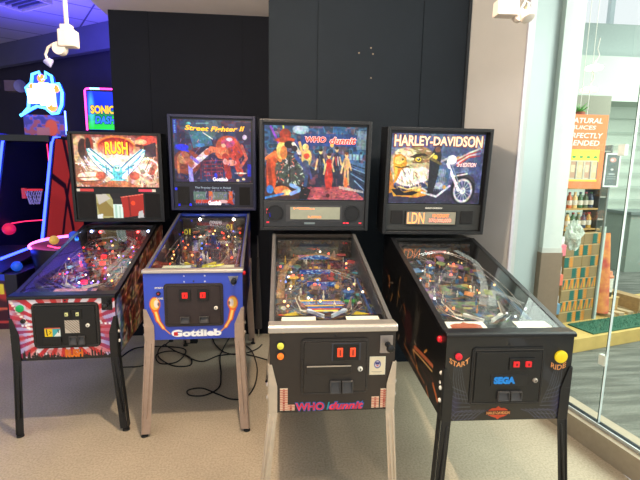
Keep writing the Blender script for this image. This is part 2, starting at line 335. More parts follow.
# ------------------------------------------------------------------ pinball machine builder
def lamp_mat(c, e=3): return mat('lamp_%d_%d_%d' % c, c, .3, 0, e)
class Pin:
    """local frame: x right, y to the back, z up; front face at y=0"""
    def __init__(s, name, label, loc, yaw, zt, hc, bw, bd, bz, bh, lean, splay, w_, boxd=.21, deckt=.03):
        s.zt, s.hc, s.bw, s.bd, s.bz, s.bh, s.ln, s.sp, s.w, s.boxd = zt, hc, bw, bd, bz, bh, lean, splay, w_, boxd
        s.root = empty(name, (loc[0], loc[1], 0), yaw); tag(s.root, label, 'pinball machine', 'row of pinball machines')
        s.zb = zt-hc; s.L = bd+boxd; s.zbt = bz-.03; s.bs = .055   # depth, back top height, rise of the bottom
    def fp(s, u, v, d=0.):  # point on the front face
        return Vector((-s.w+2*s.w*u, -d, s.zt-s.hc*v))
    def cabinet(s, m, trim):
        w_, zb, zt, L = s.w, s.zb, s.zt, s.L; t = .018; bd = s.bd
        prof = lambda x: [(x, 0, zb), (x, 0, zt), (x, bd, s.zbt), (x, L, s.zbt), (x, L, zb+s.bs)]
        M = MB(); M.prism(prof(-w_), (t, 0, 0)); M.prism(prof(w_-t), (t, 0, 0))
        M.box((-w_+t, 0, zb), (w_-t, t, zt)); M.hexa([(-w_+t, t, zb), (w_-t, t, zb), (w_-t, L-t, zb+s.bs), (-w_+t, L-t, zb+s.bs), (-w_+t, t, zb+t), (w_-t, t, zb+t), (w_-t, L-t, zb+s.bs+t), (-w_+t, L-t, zb+s.bs+t)])
        M.box((-w_+t, L-t, zb+s.bs), (w_-t, L, s.zbt)); M.box((-w_+t, bd+.02, s.zbt-.02), (w_-t, L-t, s.zbt))
        s.cab = M.build('cabinet', m, s.root)
        return s.cab
    def legs(s, m, bolt, wl=.044, top_v=.42, foot=RUB, fdx=0.):
        w_, zb = s.w, s.zb
        for sx in (-1, 1):
            for back in (0, 1):
                y0 = -.004 if not back else s.L+.004; dy = 1 if not back else -1
                ztop = s.zt-s.hc*top_v if not back else zb+s.bs+.16
                zend = zb if not back else zb+s.bs
                ox = sx*(w_+.004)
                fx = sx*(w_+.004+s.sp)+fdx; fy = y0-dy*.035
                def P(z):  # corner line from the cabinet corner down to the foot
                    if z >= zend: return Vector((ox+sx*.0*(ztop-z), y0, z))
                    k = (zend-z)/zend; return Vector((ox+(fx-ox)*k, y0+(fy-y0)*k, z))
                th = .004; M = MB(); zs = [ztop, ztop-.10, zend, .02]; wd = [.014, wl, wl, wl*.96]
                for i in range(3):
                    a, b = P(zs[i]), P(zs[i+1]); wa, wb = wd[i], wd[i+1]
                    for ax in (0, 1):
                        da = Vector((-sx*wa, 0, 0)) if ax == 0 else Vector((0, dy*wa, 0)); db = Vector((-sx*wb, 0, 0)) if ax == 0 else Vector((0, dy*wb, 0))
                        n = Vector((0, -dy*th, 0)) if ax == 0 else Vector((sx*th, 0, 0))
                        M.hexa([a+n*0, a+da, a+da+n, a+n, b+n*0, b+db, b+db+n, b+n])
                    # raised rib along the front plate
                    if i == 2:
                        M.tube([a+Vector((-sx*wl*.62, -dy*th, -.02)), b+Vector((-sx*wb*.62, -dy*th, .1))], .006, 6); M.tube([a+Vector((-sx*.004, -dy*th, 0)), b+Vector((-sx*.004, -dy*th, .0))], .005, 6)
                leg = M.build('leg', m, s.root, .0012)
                f = P(.02)+Vector((-sx*.014, dy*.014, 0))
                MB().lathe((f.x, f.y, 0), (0, 0, 1), [(0, .021), (.012, .019), (.016, .008), (.05, .007)], 14).build('foot', foot, leg)
                if not back:
                    for zz in (.13, .19):
                        B_ = MB()
                        c = P(s.zt-s.hc*top_v-zz+.03)
                        B_.lathe((c.x+sx*.004, c.y+dy*.018, c.z), (sx, 0, 0), [(0, .010), (.004, .010), (.008, .006)], 10)
                        B_.build('bolt', bolt, leg)
    def rails(s, m, bar, barm_h=.034, bard=.06, rw=.028, rh=.02):
        w_ = s.w; zt = s.zt; bd = s.bd; sl = (s.zbt-zt)/bd; zf = zt+.004
        for sx in (-1, 1):
            x0, x1 = sx*(w_+.003), sx*(w_+.003-rw); y0, y1 = bard, bd+.005
            Z = lambda y: zt+sl*y
            M = MB().hexa([(x0, y0, Z(y0)-rh), (x1, y0, Z(y0)-.0), (x1, y1, Z(y1)-.0), (x0, y1, Z(y1)-rh), (x0, y0, Z(y0)+.006), (x1, y0, Z(y0)+.006), (x1, y1, Z(y1)+.006), (x0, y1, Z(y1)+.006)])
            M.build('side_rail', m, s.root, .002)
        # lockdown bar with sloped top
        x = w_+.006
        P = [(-.012, -.0), (-.012, barm_h*.75), (0, barm_h), (bard, sl*bard+.008), (bard, sl*bard-.01+.006), (0, .0)]
        M = MB().prism([(-x, y, zt+z) for y, z in P], (2*x, 0, 0)); s.bar = M.build('lockdown_bar', bar, s.root, .004)
        g = MB().hexa([(-w_+.028, bard, Z(bard)+.001), (w_-.028, bard, Z(bard)+.001), (w_-.028, bd, Z(bd)+.001), (-w_+.028, bd, Z(bd)+.001),
                       (-w_+.028, bard, Z(bard)+.004), (w_-.028, bard, Z(bard)+.004), (w_-.028, bd, Z(bd)+.004), (-w_+.028, bd, Z(bd)+.004)])
        s.glass = g.build('playfield_glass', GLASS, s.root)
    # --- backbox
    def bp(s, u, v, d=0.):  # u 0..1 left-right, v 0 top..1 bottom, d towards the viewer
        c, q = math.cos(s.ln), math.sin(s.ln); h = s.bh*(1-v)
        return Vector((-s.bw/2+s.bw*u, s.bd-h*q-d*c, s.bz+h*c-d*q))
    def bvec(s, u0, v0, u1, v1, d=0.):
        O = s.bp(u0, v0, d); return O, s.bp(u1, v0, d)-O, s.bp(u0, v1, d)-O
    def backbox(s, m, art, fr=(.035, .04), rec=.03, split=.715, panelm=GREYP, trim=None, spk='round', framew=.022):
        """shell with raised front frame; backglass above, speaker panel below"""
        fx = framew/s.bw; fy = framew/s.bh
        def bx(M, u0, v0, u1, v1, d0, d1):
            a = [s.bp(u0, v1, d0), s.bp(u1, v1, d0), s.bp(u1, v1, d1), s.bp(u0, v1, d1), s.bp(u0, v0, d0), s.bp(u1, v0, d0), s.bp(u1, v0, d1), s.bp(u0, v0, d1)]
            M.hexa([a[3], a[2], a[1], a[0], a[7], a[6], a[5], a[4]])
        s.bx = bx; D = -s.boxd
        M = MB(); bx(M, 0, 0, fx, 1, 0, D); bx(M, 1-fx, 0, 1, 1, 0, D); bx(M, fx, 0, 1-fx, fy, 0, D); bx(M, fx, 1-fy, 1-fx, 1, 0, D); bx(M, fx, fy, 1-fx, 1-fy, D+.03, D)
        bb = s.bb = M.build('backbox', m, s.root, .003)
        s.artbox = (fr[0], fr[1], 1-fr[0], split-.012)
        O, U, V = s.bvec(*s.artbox, d=-rec); s.aO, s.aU, s.aV = O, U, V
        M = MB(); bx(M, fx, fy, 1-fx, split, -rec-.004, -rec-.03); M.build('light_box', BLKS, bb)
        s.art = art().grit(.26); s.art_o = s.art.sheet('backglass', O, U, V, s.artm, bb, .001)
        M = MB(); bx(M, fx, split, 1-fx, 1-fy, -rec+.006, -rec-.03); s.panel = M.build('speaker_panel', panelm, bb, .003)
        return bb
    def onpanel(s, name, u0, v0, u1, v1, m, d=-.02, th=.01, bevel=.002):
        M = MB(); s.bx(M, u0, v0, u1, v1, d, d-th); return M.build(name, m, s.bb, bevel)
    # --- front features, in front-face fractions
    def fbox(s, name, u0, v0, u1, v1, m, parent, d=.006, bevel=.002, d0=0.):
        a, b = s.fp(u0, v0), s.fp(u1, v1)
        return MB().box((a.x, -d, b.z), (b.x, -d0, a.z)).build(name, m, parent, bevel)
    def fdisc(s, name, u, v, r, m, parent, d=.01, prof=None, d0=.0):
        c = s.fp(u, v, d0); return MB().lathe(c, (0, -1, 0), prof or [(0, r), (d*.7, r), (d, r*.75)], 20).build(name, m, parent)
    def frround(s, name, u0, v0, u1, v1, rad, m, parent, d0, d, n=6):
        a, b = s.fp(u0, v0), s.fp(u1, v1); pts = []
        for cx, cz, st in ((b.x-rad, a.z-rad, 0), (a.x+rad, a.z-rad, 90), (a.x+rad, b.z+rad, 180), (b.x-rad, b.z+rad, 270)):
            for k in range(n+1):
                t = math.radians(st+90*k/n); pts.append((cx+rad*math.cos(t), -d0, cz+rad*math.sin(t)))
        return MB().prism(pts[::-1], (0, -(d-d0), 0)).build(name, m, parent, .0015)
    def coin_door(s, u0, v0, u1, v1, lit, litm, ret, lock, rim=.022, rad=.02, frame_m=DOORB, door_m=DOORB):
        fr = s.frround('coin_door', u0, v0, u1, v1, rad, frame_m, s.root, .001, .008)
        du = rim/(2*s.w); dv = rim/s.hc
        s.frround('door_panel', u0+du, v0+dv, u1-du, v1-dv, rad*.6, door_m, fr, .008, .014)
        M = MB(); 
        # hinge and rim bead
        a, b = s.fp(u0+du*.6, v0+dv*.6), s.fp(u1-du*.6, v1-dv*.6)
        M.tube([(a.x, -.009, a.z), (b.x, -.009, a.z), (b.x, -.009, b.z), (a.x, -.009, b.z)], .0022, 6, True); M.build('door_rim', RIMM, fr)
        for (lu0, lv0, lu1, lv1) in lit:
            s.fbox('coin_slot_housing', lu0-.018, lv0-.025, lu1+.018, lv1+.03, BLKS, fr, .02, .002, .013)
            du_, dv_ = (lu1-lu0)*.17, (lv1-lv0)*.14; lu0 += du_; lu1 -= du_; lv0 += dv_; lv1 -= dv_
            s.fbox('coin_slot_window', lu0, lv0, lu1, lv1, litm, fr, .026, .002, .018)
            cu = (lu0+lu1)/2; s.fbox('coin_slot', cu-.004, lv0+.02, cu+.004, lv1-.02, BLKS, fr, .028, 0, .025)
        for (lu0, lv0, lu1, lv1) in ret:
            a, b = s.fp(lu0, lv0), s.fp(lu1, lv1); t = .005
            M = MB().box((a.x, -.028, a.z), (b.x, -.013, a.z-t)).box((a.x, -.028, b.z+t), (b.x, -.013, b.z)).box((a.x, -.028, a.z-t), (a.x+t, -.013, b.z+t)).box((b.x-t, -.028, a.z-t), (b.x, -.013, b.z+t))
            M.add([(a.x+t, -.014, a.z-t), (b.x-t, -.014, a.z-t), (b.x-t, -.026, b.z+t), (a.x+t, -.026, b.z+t)], [(0, 1, 2, 3)])
            M.build('coin_return', RETM, fr, .0015)
        lk = s.fdisc('lock', lock[0], lock[1], .011, WHT if lock[2] else CHR, fr, .01, None, .013)
        s.fbox('keyhole', lock[0]-.003, lock[1]-.012, lock[0]+.003, lock[1]+.012, BLKS, fr, .0255, 0, .02)
        for cu, cv in ((u0+du*.5, v0+.25), (u1-du*.5, v0+.25), ((u0+u1)/2, v0-.03), (u0+du*.5, v1-.1), (u1-du*.5, v1-.1)):
            s.fdisc('carriage_bolt', cu, cv, .005, BLKS, fr, .003, None, .006 if u0 < cu < u1 and v0 < cv < v1 else 0)
        return fr
    def plunger(s, u, v, platem, diamond=False):
        if diamond:
            c = s.fp(u, v); pts = [(c.x-.030, -.001, c.z+.022), (c.x+.030, -.001, c.z+.022), (c.x+.018, -.001, c.z-.012), (c.x, -.001, c.z-.038), (c.x-.018, -.001, c.z-.012)]
            p = MB().prism(pts, (0, -.006, 0)).build('plunger', platem, s.root, .001)
        else:
            p = s.fbox('plunger', u-.052, v-.11, u+.052, v+.11, platem, s.root, .006)
        c = s.fp(u+.01, v)
        MB().lathe(c+Vector((0, -.006, 0)), (0, -1, 0), [(0, .013), (.01, .011), (.012, .005), (.035, .005), (.036, .014), (.046, .018), (.056, .015), (.06, .006)], 18).build('plunger_knob', BLKS, p)
        return p
    # --- playfield
    def pfp(s, x, t, h=0.):
        """x -1..1 across, t 0..1 front to back, h above the playfield surface"""
        z0 = s.zt-.065; z1 = s.zbt-.155; y = .03+(s.bd-.035)*t
        return Vector((x*(s.w-.02), y, z0+(z1-z0)*t+h))
    def playfield(s, cv, artm, pal, seed, cardlabel=True, walls=None):
        R = random.Random(seed); O = s.pfp(-1, 1); U = s.pfp(1, 1)-O; V = s.pfp(-1, 0)-O
        pf = cv.sheet('playfield', O, U, V, artm, s.root, .0); s.pf = pf
        P = s.pfp
        def disc(M, x, t, prof, n=16): M.lathe(P(x, t), (0, 0, 1), prof, n)
        mats = [mat('plastic_piece', c, .3, 0, .12, var=.35, scale=60, coat=.4) for c in pal]
        clear = mat('clear_plastic', (190, 200, 205), .15, 0, alpha=.38)
        wire = mat('wire_chrome', (200, 200, 205), .22, .9)
        rubw = mat('white_rubber', (220, 215, 200), .7)
        # side and back lining of the well
        for sx in (-1, 1):
            a, b = P(sx, 0), P(sx, 1); x = sx*(s.w-.0185)
            za, zb_ = s.zt-.004, s.zbt-.004
            MB().hexa([(x, a.y, a.z), (x-sx*.004, a.y, a.z), (x-sx*.004, b.y, b.z), (x, b.y, b.z), (x, a.y, za-.0), (x-sx*.004, a.y, za), (x-sx*.004, b.y, zb_), (x, b.y, zb_)]).build('playfield_wall', walls or BLK, pf)
        # rear art panel standing at the back of the playfield
        c2 = Cv(70, 24, 4, pal[0], seed+5); c2.noise(5, pal[:3], .8, .4).noise(9, pal[2:], .8, .55); c2.rect(.3, .2, .7, .6, pal[1], .8); c2.c *= .38
        a = P(-.96, .985, .125); c2.sheet('rear_panel', a, P(.96, .985, .125)-a, P(-.96, .985, .0)-a, artm, pf)
        # apron with its two cards
        M = MB(); a0, a1, b0, b1 = P(-.99, 0, .052), P(.99, 0, .052), P(.99, .15, .050), P(-.99, .15, .050)
        M.prism([a0, a1, b0, P(.34, .15, .050), P(.18, .11, .050), P(-.18, .11, .050), P(-.34, .15, .050), b1], (0, 0, -.004)); ap = M.build('apron', BLKS, pf)
        for x0, x1 in s.cards:
            M = MB(); M.prism([P(x0, .02, .055), P(x1, .02, .055), P(x1-.03*(x1 > 0), .125, .054), P(x0+.03*(x0 < 0), .125, .054)], (0, 0, .002)); M.build('instruction_card', s.cardm, ap)
        # flippers, slingshots, guides
        for sx in (-1, 1):
            c = P(sx*.34, .235, .02); d = (P(sx*.09, .185, .02)-c); n = Vector((-d.y, d.x, 0)).normalized()
            pts = []
            for k in range(9):
                t = math.radians(-90-180*k/8)
                pts.append(c+n*math.sin(t)*-.012*1+d.normalized()*math.cos(t)*.012)
            for k in range(9):
                t = math.radians(90-180*k/8); pts.append(c+d+n*math.sin(t)*.006+d.normalized()*math.cos(t)*.006)
            MB().prism(pts, (0, 0, .014)).build('flipper', mats[2 % len(mats)] if s.flip is None else s.flip, pf, .001)
            M = MB(); q = [P(sx*.50, .27, .022), P(sx*.40, .25, .022), P(sx*.58, .38, .022)]; M.prism(q, (0, 0, .012)); M.build('slingshot', mats[0], pf, .002)
            M = MB(); M.tube([P(sx*.50, .262, .018), P(sx*.39, .243, .018), P(sx*.585, .392, .018)], .004, 6, True); M.build('rubber_ring', rubw, pf)
            M = MB(); M.tube([P(sx*.80, .44, .014), P(sx*.78, .30, .014), P(sx*.38, .205, .014)], .0035, 6); M.tube([P(sx*.66, .42, .014), P(sx*.66, .31, .014), P(sx*.5, .25, .014)], .003, 6); M.build('lane_guide', wire, pf)
        # bumpers
        for i, (x, t) in enumerate(s.bumps):
            M = MB(); disc(M, x, t, [(0, .028), (.006, .03), (.008, .016), (.032, .016), (.033, .031), (.038, .033), (.044, .026), (.046, 0)]); M.build('pop_bumper', mats[i % len(mats)], pf)
            M = MB(); M.ball(P(x, t, .05), .008); M.build('bumper_lamp', lamp_mat((255, 190, 120) if i % 2 else (255, 90, 70), 2.5), pf)
        # upper plastics, each a shaped clear-edged piece on posts
        for i in range(22):
            x = R.uniform(-.9, .85); t = R.uniform(.42, .95); h = R.uniform(.025, .055); k = R.randint(4, 6); a0 = R.uniform(0, 6)
            rx, ry = R.uniform(.04, .13), R.uniform(.015, .045)
            pts = [P(max(-.97, min(.97, x+rx*math.cos(a0+6.283*j/k)*R.uniform(.7, 1.2))), min(.975, t+ry*math.sin(a0+6.283*j/k)), h) for j in range(k)]
            M = MB(); M.prism(pts, (0, 0, .003)); M.build('plastic', mats[R.randrange(len(mats))], pf)
        for i in range(34):
            x = R.uniform(-.92, .85); t = R.uniform(.3, .96); M = MB(); disc(M, x, t, [(0, .005), (.01, .004), (.012, .007), (.02, .007), (.022, .003), (R.uniform(.03, .055), .003)], 8); M.build('post', [mats[R.randrange(len(mats))], wire, rubw][i % 3], pf)
        for i in range(s.nlamp):
            x = R.uniform(-.9, .85); t = R.uniform(.2, .96); M = MB(); M.ball(P(x, t, R.uniform(.012, .06)), R.uniform(.004, .0075), 8)
            M.build('lamp', s.lampm[R.randrange(len(s.lampm))], pf)
        # ramps: clear channel plus chrome wires
        for i, path in enumerate(s.ramps):
            pp = [Vector(P(*q)) for q in path]; fine = []
            for a in range(len(pp)-1):
                for k in range(5): fine.append(pp[a].lerp(pp[a+1], k/5))
            fine.append(pp[-1])
            for _ in range(2): fine = [fine[0]]+[(fine[j-1]+fine[j]*2+fine[j+1])/4 for j in range(1, len(fine)-1)]+[fine[-1]]
            M = MB()
            for off in (-.018, .018):
                L = []
                for j in range(len(fine)):
                    d = fine[min(j+1, len(fine)-1)]-fine[max(j-1, 0)]; n = Vector((-d.y, d.x, 0)).normalized()*off; L.append(fine[j]+n)
                M.tube(L, .0022, 6)
            if i % 2 == 0:
                M.build('wire_ramp', wire, pf)
            else:
                for j in range(len(fine)-1):
                    d = fine[j+1]-fine[j]; n = Vector((-d.y, d.x, 0)).normalized()*.016
                    a, b = fine[j], fine[j+1]; M.add([a-n, a+n, b+n, b-n], [(0, 1, 2, 3)])
                M.build('clear_ramp', s.rampm or clear, pf)
        for i in range(9):
            x = -.82+i*.19+R.uniform(-.03, .03); t = R.uniform(.55, .85); a = P(x, t, .008)
            M = MB().box(a-Vector((.009, .003, 0)), a+Vector((.009, .003, .026))); M.build('target', mats[(i+1) % len(mats)], pf, .001)
        # shooter lane divider
        M = MB(); a, b = P(.87, .06, 0), P(.87, .62, 0); M.hexa([a-Vector((.003, 0, 0)), a+Vector((.003, 0, 0)), b+Vector((.003, 0, 0)), b-Vector((.003, 0, 0)), a+Vector((-.003, 0, .022)), a+Vector((.003, 0, .022)), b+Vector((.003, 0, .022)), b+Vector((-.003, 0, .022))]); M.build('lane_divider', mats[1], pf)
        return pf

def pf_paint(base, pal, seed, inserts, lo=.55):
    c = Cv(110, 200, .5, base, seed)
    c.noise(7, pal[:2], .8, .45).noise(14, pal[2:4], .85, .55).noise(26, pal[3:], .8, .62)
    R = random.Random(seed)
    for i in range(40):
        x, y = R.random(), R.random(); cc = pal[R.randrange(len(pal))]; a = R.uniform(0, 3.14); l = R.uniform(.02, .09)
        c.line([(x, y), (x+l*2*math.cos(a), y+l*math.sin(a))], R.uniform(.006, .02), cc)
    for i in range(26):
        x, y = R.random(), R.uniform(.1, .95); c.ell(x, y, R.uniform(.02, .05), R.uniform(.008, .02), inserts[R.randrange(len(inserts))])
    for k in range(5):  # insert row fanning in front of the flippers
        c.ell(.28+.11*k, .74-.012*(2-abs(k-2)), .035, .014, inserts[k % len(inserts)])
    # bands of the lower playfield
    for i in range(6): c.line([(.18+.02*i, .70+.022*i), (.5, .76+.024*i), (.82-.02*i, .70+.022*i)], .009, pal[i % len(pal)])
    c.c *= lo/.55; return c.grit(.34)

def glass_text(p, name, txt, box, m, **k): return text(name, txt, p.aO, p.aU, p.aV, m, p.art_o, box, lift=.003, **k)

# ---------------------------------------------------------------- 1. RUSH
ART_HOT = artmat('backglass_print_bright', 1.2, base=.35); ART = artmat('backglass_print_lit', .74, base=.35); ART_DIM = artmat('backglass_print_dim', .45, base=.4)
PRINT = artmat('printed_decal', 0, .35, .4)
PF_LIT = artmat('playfield_print_lit', .10, .25, .5)
RAIL = mat('side_rail_steel', (120, 118, 116), .4, .6)

def art_rush():
    c = Cv(190, 110, 1.8, (186, 140, 105), 11)
    c.noise(6, [(215, 180, 150), (140, 60, 40)], .8, .5).noise(13, [(235, 215, 190), (95, 40, 35)], .7, .6, 1.6)
    c.rect(0, 0, 1, .05, (120, 40, 40), .7)
    c.ell(.08, .30, .13, .34, (120, 70, 45)).ell(.09, .30, .10, .28, (190, 150, 110)).ell(.12, .28, .06, .2, (60, 30, 25)).ell(.19, .22, .05, .22, (150, 50, 30)).ell(.18, .22, .03, .16, (40, 25, 25))
    for k in range(8): c.line([(.02+k*.015, .55+k*.012), (.33, .60+k*.05)], .018, [(240, 225, 200), (150, 90, 60)][k % 2])
    c.ell(.17, .83, .17, .14, (160, 80, 50)).ell(.17, .80, .14, .09, (232, 205, 175)).line([(.03, .83), (.32, .80)], .02, (120, 50, 35)).line([(.05, .9), (.3, .88)], .02, (90, 40, 30))
    c.ell(.87, .10, .13, .11, (205, 60, 45)).ell(.80, .12, .07, .05, (240, 170, 120)).ell(.92, .22, .06, .06, (120, 30, 35))
    c.rect(.68, .18, .82, .36, (110, 45, 40)).rect(.70, .22, .78, .34, (190, 120, 90)).poly([(.82, .2), (.97, .12), (.97, .4), (.84, .42)], (60, 40, 50))
    c.ell(.85, .60, .15, .17, (245, 225, 195)).ell(.86, .6, .12, .13, (195, 120, 85)).ell(.84, .62, .07, .09, (245, 230, 205)).ell(.9, .68, .05, .08, (170, 60, 45)).ell(.8, .7, .03, .05, (100, 45, 35))
    c.ell(.5, .22, .23, .21, (215, 110, 40)).ell(.5, .23, .21, .18, (150, 22, 18)).ell(.5, .24, .19, .15, (205, 60, 25))
    # white glow ragged behind the bird
    c.ell(.5, .56, .33, .30, (250, 240, 225), .75, 0, .9)
    for sx in (-1, 1):
        X = lambda x: .5+sx*x
        c.poly([(X(.015), .84), (X(.05), .64), (X(.12), .52), (X(.19), .38), (X(.29), .26), (X(.345), .27), (X(.33), .38), (X(.29), .46), (X(.26), .55), (X(.20), .64), (X(.15), .72), (X(.08), .84)], (238, 250, 250))
        for k in range(9):
            c.line([(X(.035+.012*k), .80-.028*k), (X(.335-.026*k), .29+.055*k)], .024, [(70, 175, 200), (205, 240, 242), (30, 105, 150)][k % 3])
        c.line([(X(.03), .66), (X(.13), .50), (X(.30), .27)], .028, (25, 110, 150)).line([(X(.345), .28), (X(.33), .40), (X(.25), .57), (X(.12), .78)], .014, (30, 90, 130))
        for k in range(4): c.line([(X(.37+.02*k), .42+.05*k), (X(.30+.03*k), .62+.04*k)], .02, [(235, 225, 215), (120, 70, 50)][k % 2])
        c.line([(X(.05), .84), (X(.11), .90)], .03, (80, 190, 210)).ell(X(.2), .78, .06, .08, (190, 60, 40), .8)
    c.ell(.5, .72, .06, .15, (90, 200, 215)).ell(.5, .64, .035, .06, (190, 240, 240)).ell(.485, .63, .01, .02, (30, 60, 90)).ell(.515, .63, .01, .02, (30, 60, 90)).poly([(.42, .84), (.5, .98), (.58, .84)], (110, 215, 225))
    for k in range(5): c.line([(.46+.02*k, .7), (.46+.02*k, .86)], .008, (30, 110, 140))
    c.poly([(.40, .88), (.6, .88), (.75, 1), (.25, 1)], (190, 90, 50), .8)
    c.rect(0, .0, .012, 1, (60, 30, 25)); c.rect(.988, 0, 1, 1, (60, 30, 25))
    return c

p = Pin('pinball_machine', 'leftmost pinball machine, black with a red-white sunburst front and a glowing blue bird backglass', (-1.277, 2.536), .059, .831, .37, .705, 1.139, 1.140, .717, .044, .024, .285)
p.artm = ART_HOT
cab = p.cabinet(BLK, BLK)
def rush_front():
    c = Cv(150, 96, 1.54, (205, 35, 45), 3)
    for k in range(26):
        a = math.pi*2*k/26; b = a+math.pi/26
        c.poly([(.5, .5), (.5+1.2*math.cos(a), .5+1.2*math.sin(a)), (.5+1.2*math.cos(b), .5+1.2*math.sin(b))], (238, 228, 236))
    c.ell(.06, .55, .1, .5, (80, 60, 170), .45, 0, 1).ell(.94, .6, .1, .4, (70, 60, 170), .55, 0, 1).noise(7, [(215, 50, 40)], .5, .55)
    R = random.Random(4)
    for k in range(10): c.ell(.02+.02*R.random()+.015*k, .05+.045*k, .016, .02, (250, 235, 220))
    for x, y in [(.11, .42), (.14, .42), (.17, .41), (.86, .41), (.9, .42), (.94, .42), (.85, .38), (.17, .47)]: c.ell(x, y, .012, .018, (250, 250, 255))
    for k in range(46):
        x = k/45+R.uniform(-.01, .01); h = R.uniform(.04, .13)*(1 if x < .4 or x > .6 else .6)
        c.line([(x, 1), (x, 1-h)], .028, (14, 12, 16)); c.ell(x, 1-h, .012, .02, (14, 12, 16)); c.line([(x, 1-h), (x+R.uniform(-.015, .015), 1-h-.05)], .01, (14, 12, 16))
    c.rect(0, .955, 1, 1, (14, 12, 16)); return c
O = p.fp(0, 0); rush_front().sheet('front_artwork', O, p.fp(1, 0)-O, p.fp(0, 1)-O, PRINT, cab, .0012)
def side_rush():
    c = Cv(200, 80, 2.6, (120, 52, 38), 8)
    c.noise(4, [(165, 90, 55), (70, 30, 35)], .8, .45, .4).noise(9, [(205, 150, 95), (60, 35, 40)], .8, .55, .5).noise(16, [(210, 185, 150)], .7, .68, .6)
    R = random.Random(2)
    for k in range(26):
        x = R.random(); y = R.uniform(.3, 1); c.line([(x, y), (x+R.uniform(-.03, .05), y-R.uniform(.2, .5))], R.uniform(.02, .06), [(180, 110, 60), (110, 30, 35), (215, 170, 120), (45, 30, 45)][k % 4])
    c.ell(.05, .45, .05, .5, (60, 110, 180), .8, 0, .6).ell(.03, .4, .03, .3, (225, 235, 245), .8, 0, .6); return c
def side_sheet(p, cv, sx, m):
    """print cut to the cabinet side profile"""
    x = sx*(p.w+.0012); zb, zt, L = p.zb, p.zt, p.L; y = cv.x*L
    top = np.where(y < p.bd, zt+(p.zbt-zt)*y/p.bd, p.zbt)-.022; bot = zb+p.bs*y/L+.002
    o = cv.sheet('side_artwork', (0, 0, 0), (1, 0, 0), (0, 0, 1), m, p.cab)
    P = np.stack([np.full(y.shape, x), y, top+(bot-top)*cv.y], -1)
    o.data.vertices.foreach_set('co', P.reshape(-1)); o.data.update(); return o
side_sheet(p, side_rush().grit(.5), 1, PRINT); side_sheet(p, side_rush(), -1, PRINT)
p.legs(BLK, WHT, top_v=.30, fdx=.018)
p.rails(BLKS, BLKS, .022, .07, .03)
p.backbox(BLK, art_rush, (.04, .03), .02, .615, BLKS)
YEL = mat('yellow_orange_letter_lit', (250, 170, 40), .4, 0, 1.3); DRED = mat('dark_red_letter_edge', (110, 20, 15), .4, 0, .4)
glass_text(p, 'title_shadow', 'RUSH', (.365, .105, .655, .375), DRED, bold=.05, arc=.06)
glass_text(p, 'title_lettering', 'RUSH', (.375, .12, .64, .36), YEL, bold=.03, depth=.003, arc=.06)
# lower screen
def screen_rush():
    c = Cv(90, 56, 1.7, (28, 22, 24), 5)
    c.poly([(0, .05), (.28, .02), (.34, .25), (.34, .95), (0, 1)], (170, 165, 110)).poly([(0, .4), (.2, .3), (.34, .6), (.34, .9), (.05, .9)], (140, 120, 60)).poly([(0, .05), (.2, .03), (.3, .2), (.05, .45)], (190, 185, 175))
    c.rect(.34, .42, .55, .98, (215, 235, 225)).rect(.34, .2, .55, .42, (40, 35, 35)).rect(.38, .45, .42, .98, (170, 205, 190)).rect(.47, .5, .5, .98, (180, 210, 195))
    c.poly([(.52, .15), (1, .02), (1, .85), (.56, .95)], (170, 38, 28)).poly([(.66, .12), (.7, .1), (.72, .9), (.68, .9)], (120, 25, 20)).ell(.77, .38, .045, .09, (245, 70, 30)).line([(.52, .15), (1, .02)], .03, (250, 120, 100))
    c.poly([(.88, .72), (.97, .66), (.99, .95), (.86, .97)], (190, 190, 190)).poly([(0, .85), (.12, .8), (.1, 1), (0, 1)], (220, 225, 225)); return c
O, U, V = p.bvec(.25, .675, .77, .965, -.013); scr = screen_rush().sheet('screen', O, U, V, ART, p.bb, .0); 
for u0, u1, m in ((.05, .085, WHT), (.085, .23, mat('red_name_plate', (190, 60, 60), .4, 0, .3)), (.72, .87, mat('pink_name_plate', (205, 60, 85), .4, 0, .35)), (.87, .91, WHT)):
    p.onpanel('name_plate', u0, .625, u1, .655, m, -.01, .004, 0)
for u0, u1 in ((.05, .235), (.785, .95)): p.onpanel('speaker', u0, .675, u1, .955, GRILL, -.011, .006)
fr = p.coin_door(.205, .06, .845, .80, [(.52, .20, .565, .28), (.625, .20, .668, .28)], mat('pale_yellow_window', (190, 190, 130), .4, 0, .25), [(.55, .60, .625, .74), (.635, .60, .70, .74)], (.735, .43, 1), .02, .03, BLKS, BLKS)
c = Cv(40, 40, 1, (190, 180, 165), 1)
for k in range(9): c.line([(-.5+k*.2, 0), (.5+k*.2, 1)], .05, (110, 95, 85))
O = p.fp(.515, .34, .0145); c.sheet('bill_validator_label', O, p.fp(.655, .34, .0145)-O, p.fp(.515, .55, .0145)-O, PRINT, fr, .001)
c = Cv(60, 36, 1.7, (235, 200, 20), 1); c.rect(.5, 0, 1, 1, (60, 170, 180)).poly([(.55, 1), (1, .2), (1, 1)], (235, 235, 225)).rect(0, 0, 1, .14, (200, 90, 70)).line([(.12, .2), (.16, .85)], .12, (25, 20, 15)).line([(.3, .4), (.42, .5), (.3, .7)], .07, (60, 40, 10)).line([(.85, .25), (.88, .55)], .1, (30, 40, 50))
O = p.fp(.32, .455, .0145); c.sheet('warning_label', O, p.fp(.47, .455, .0145)-O, p.fp(.32, .60, .0145)-O, PRINT, fr, .001)
p.fbox('bill_slot', .305, .61, .475, .73, BLKS, fr, .024, .003, .013)
p.fdisc('start_button', .10, .14, .021, mat('green_button', (0, 150, 80), .3, 0, .3), p.root, .014)
p.fdisc('launch_button', .118, .345, .014, BLKS, p.root, .012)
p.plunger(.925, .09, BLKS)
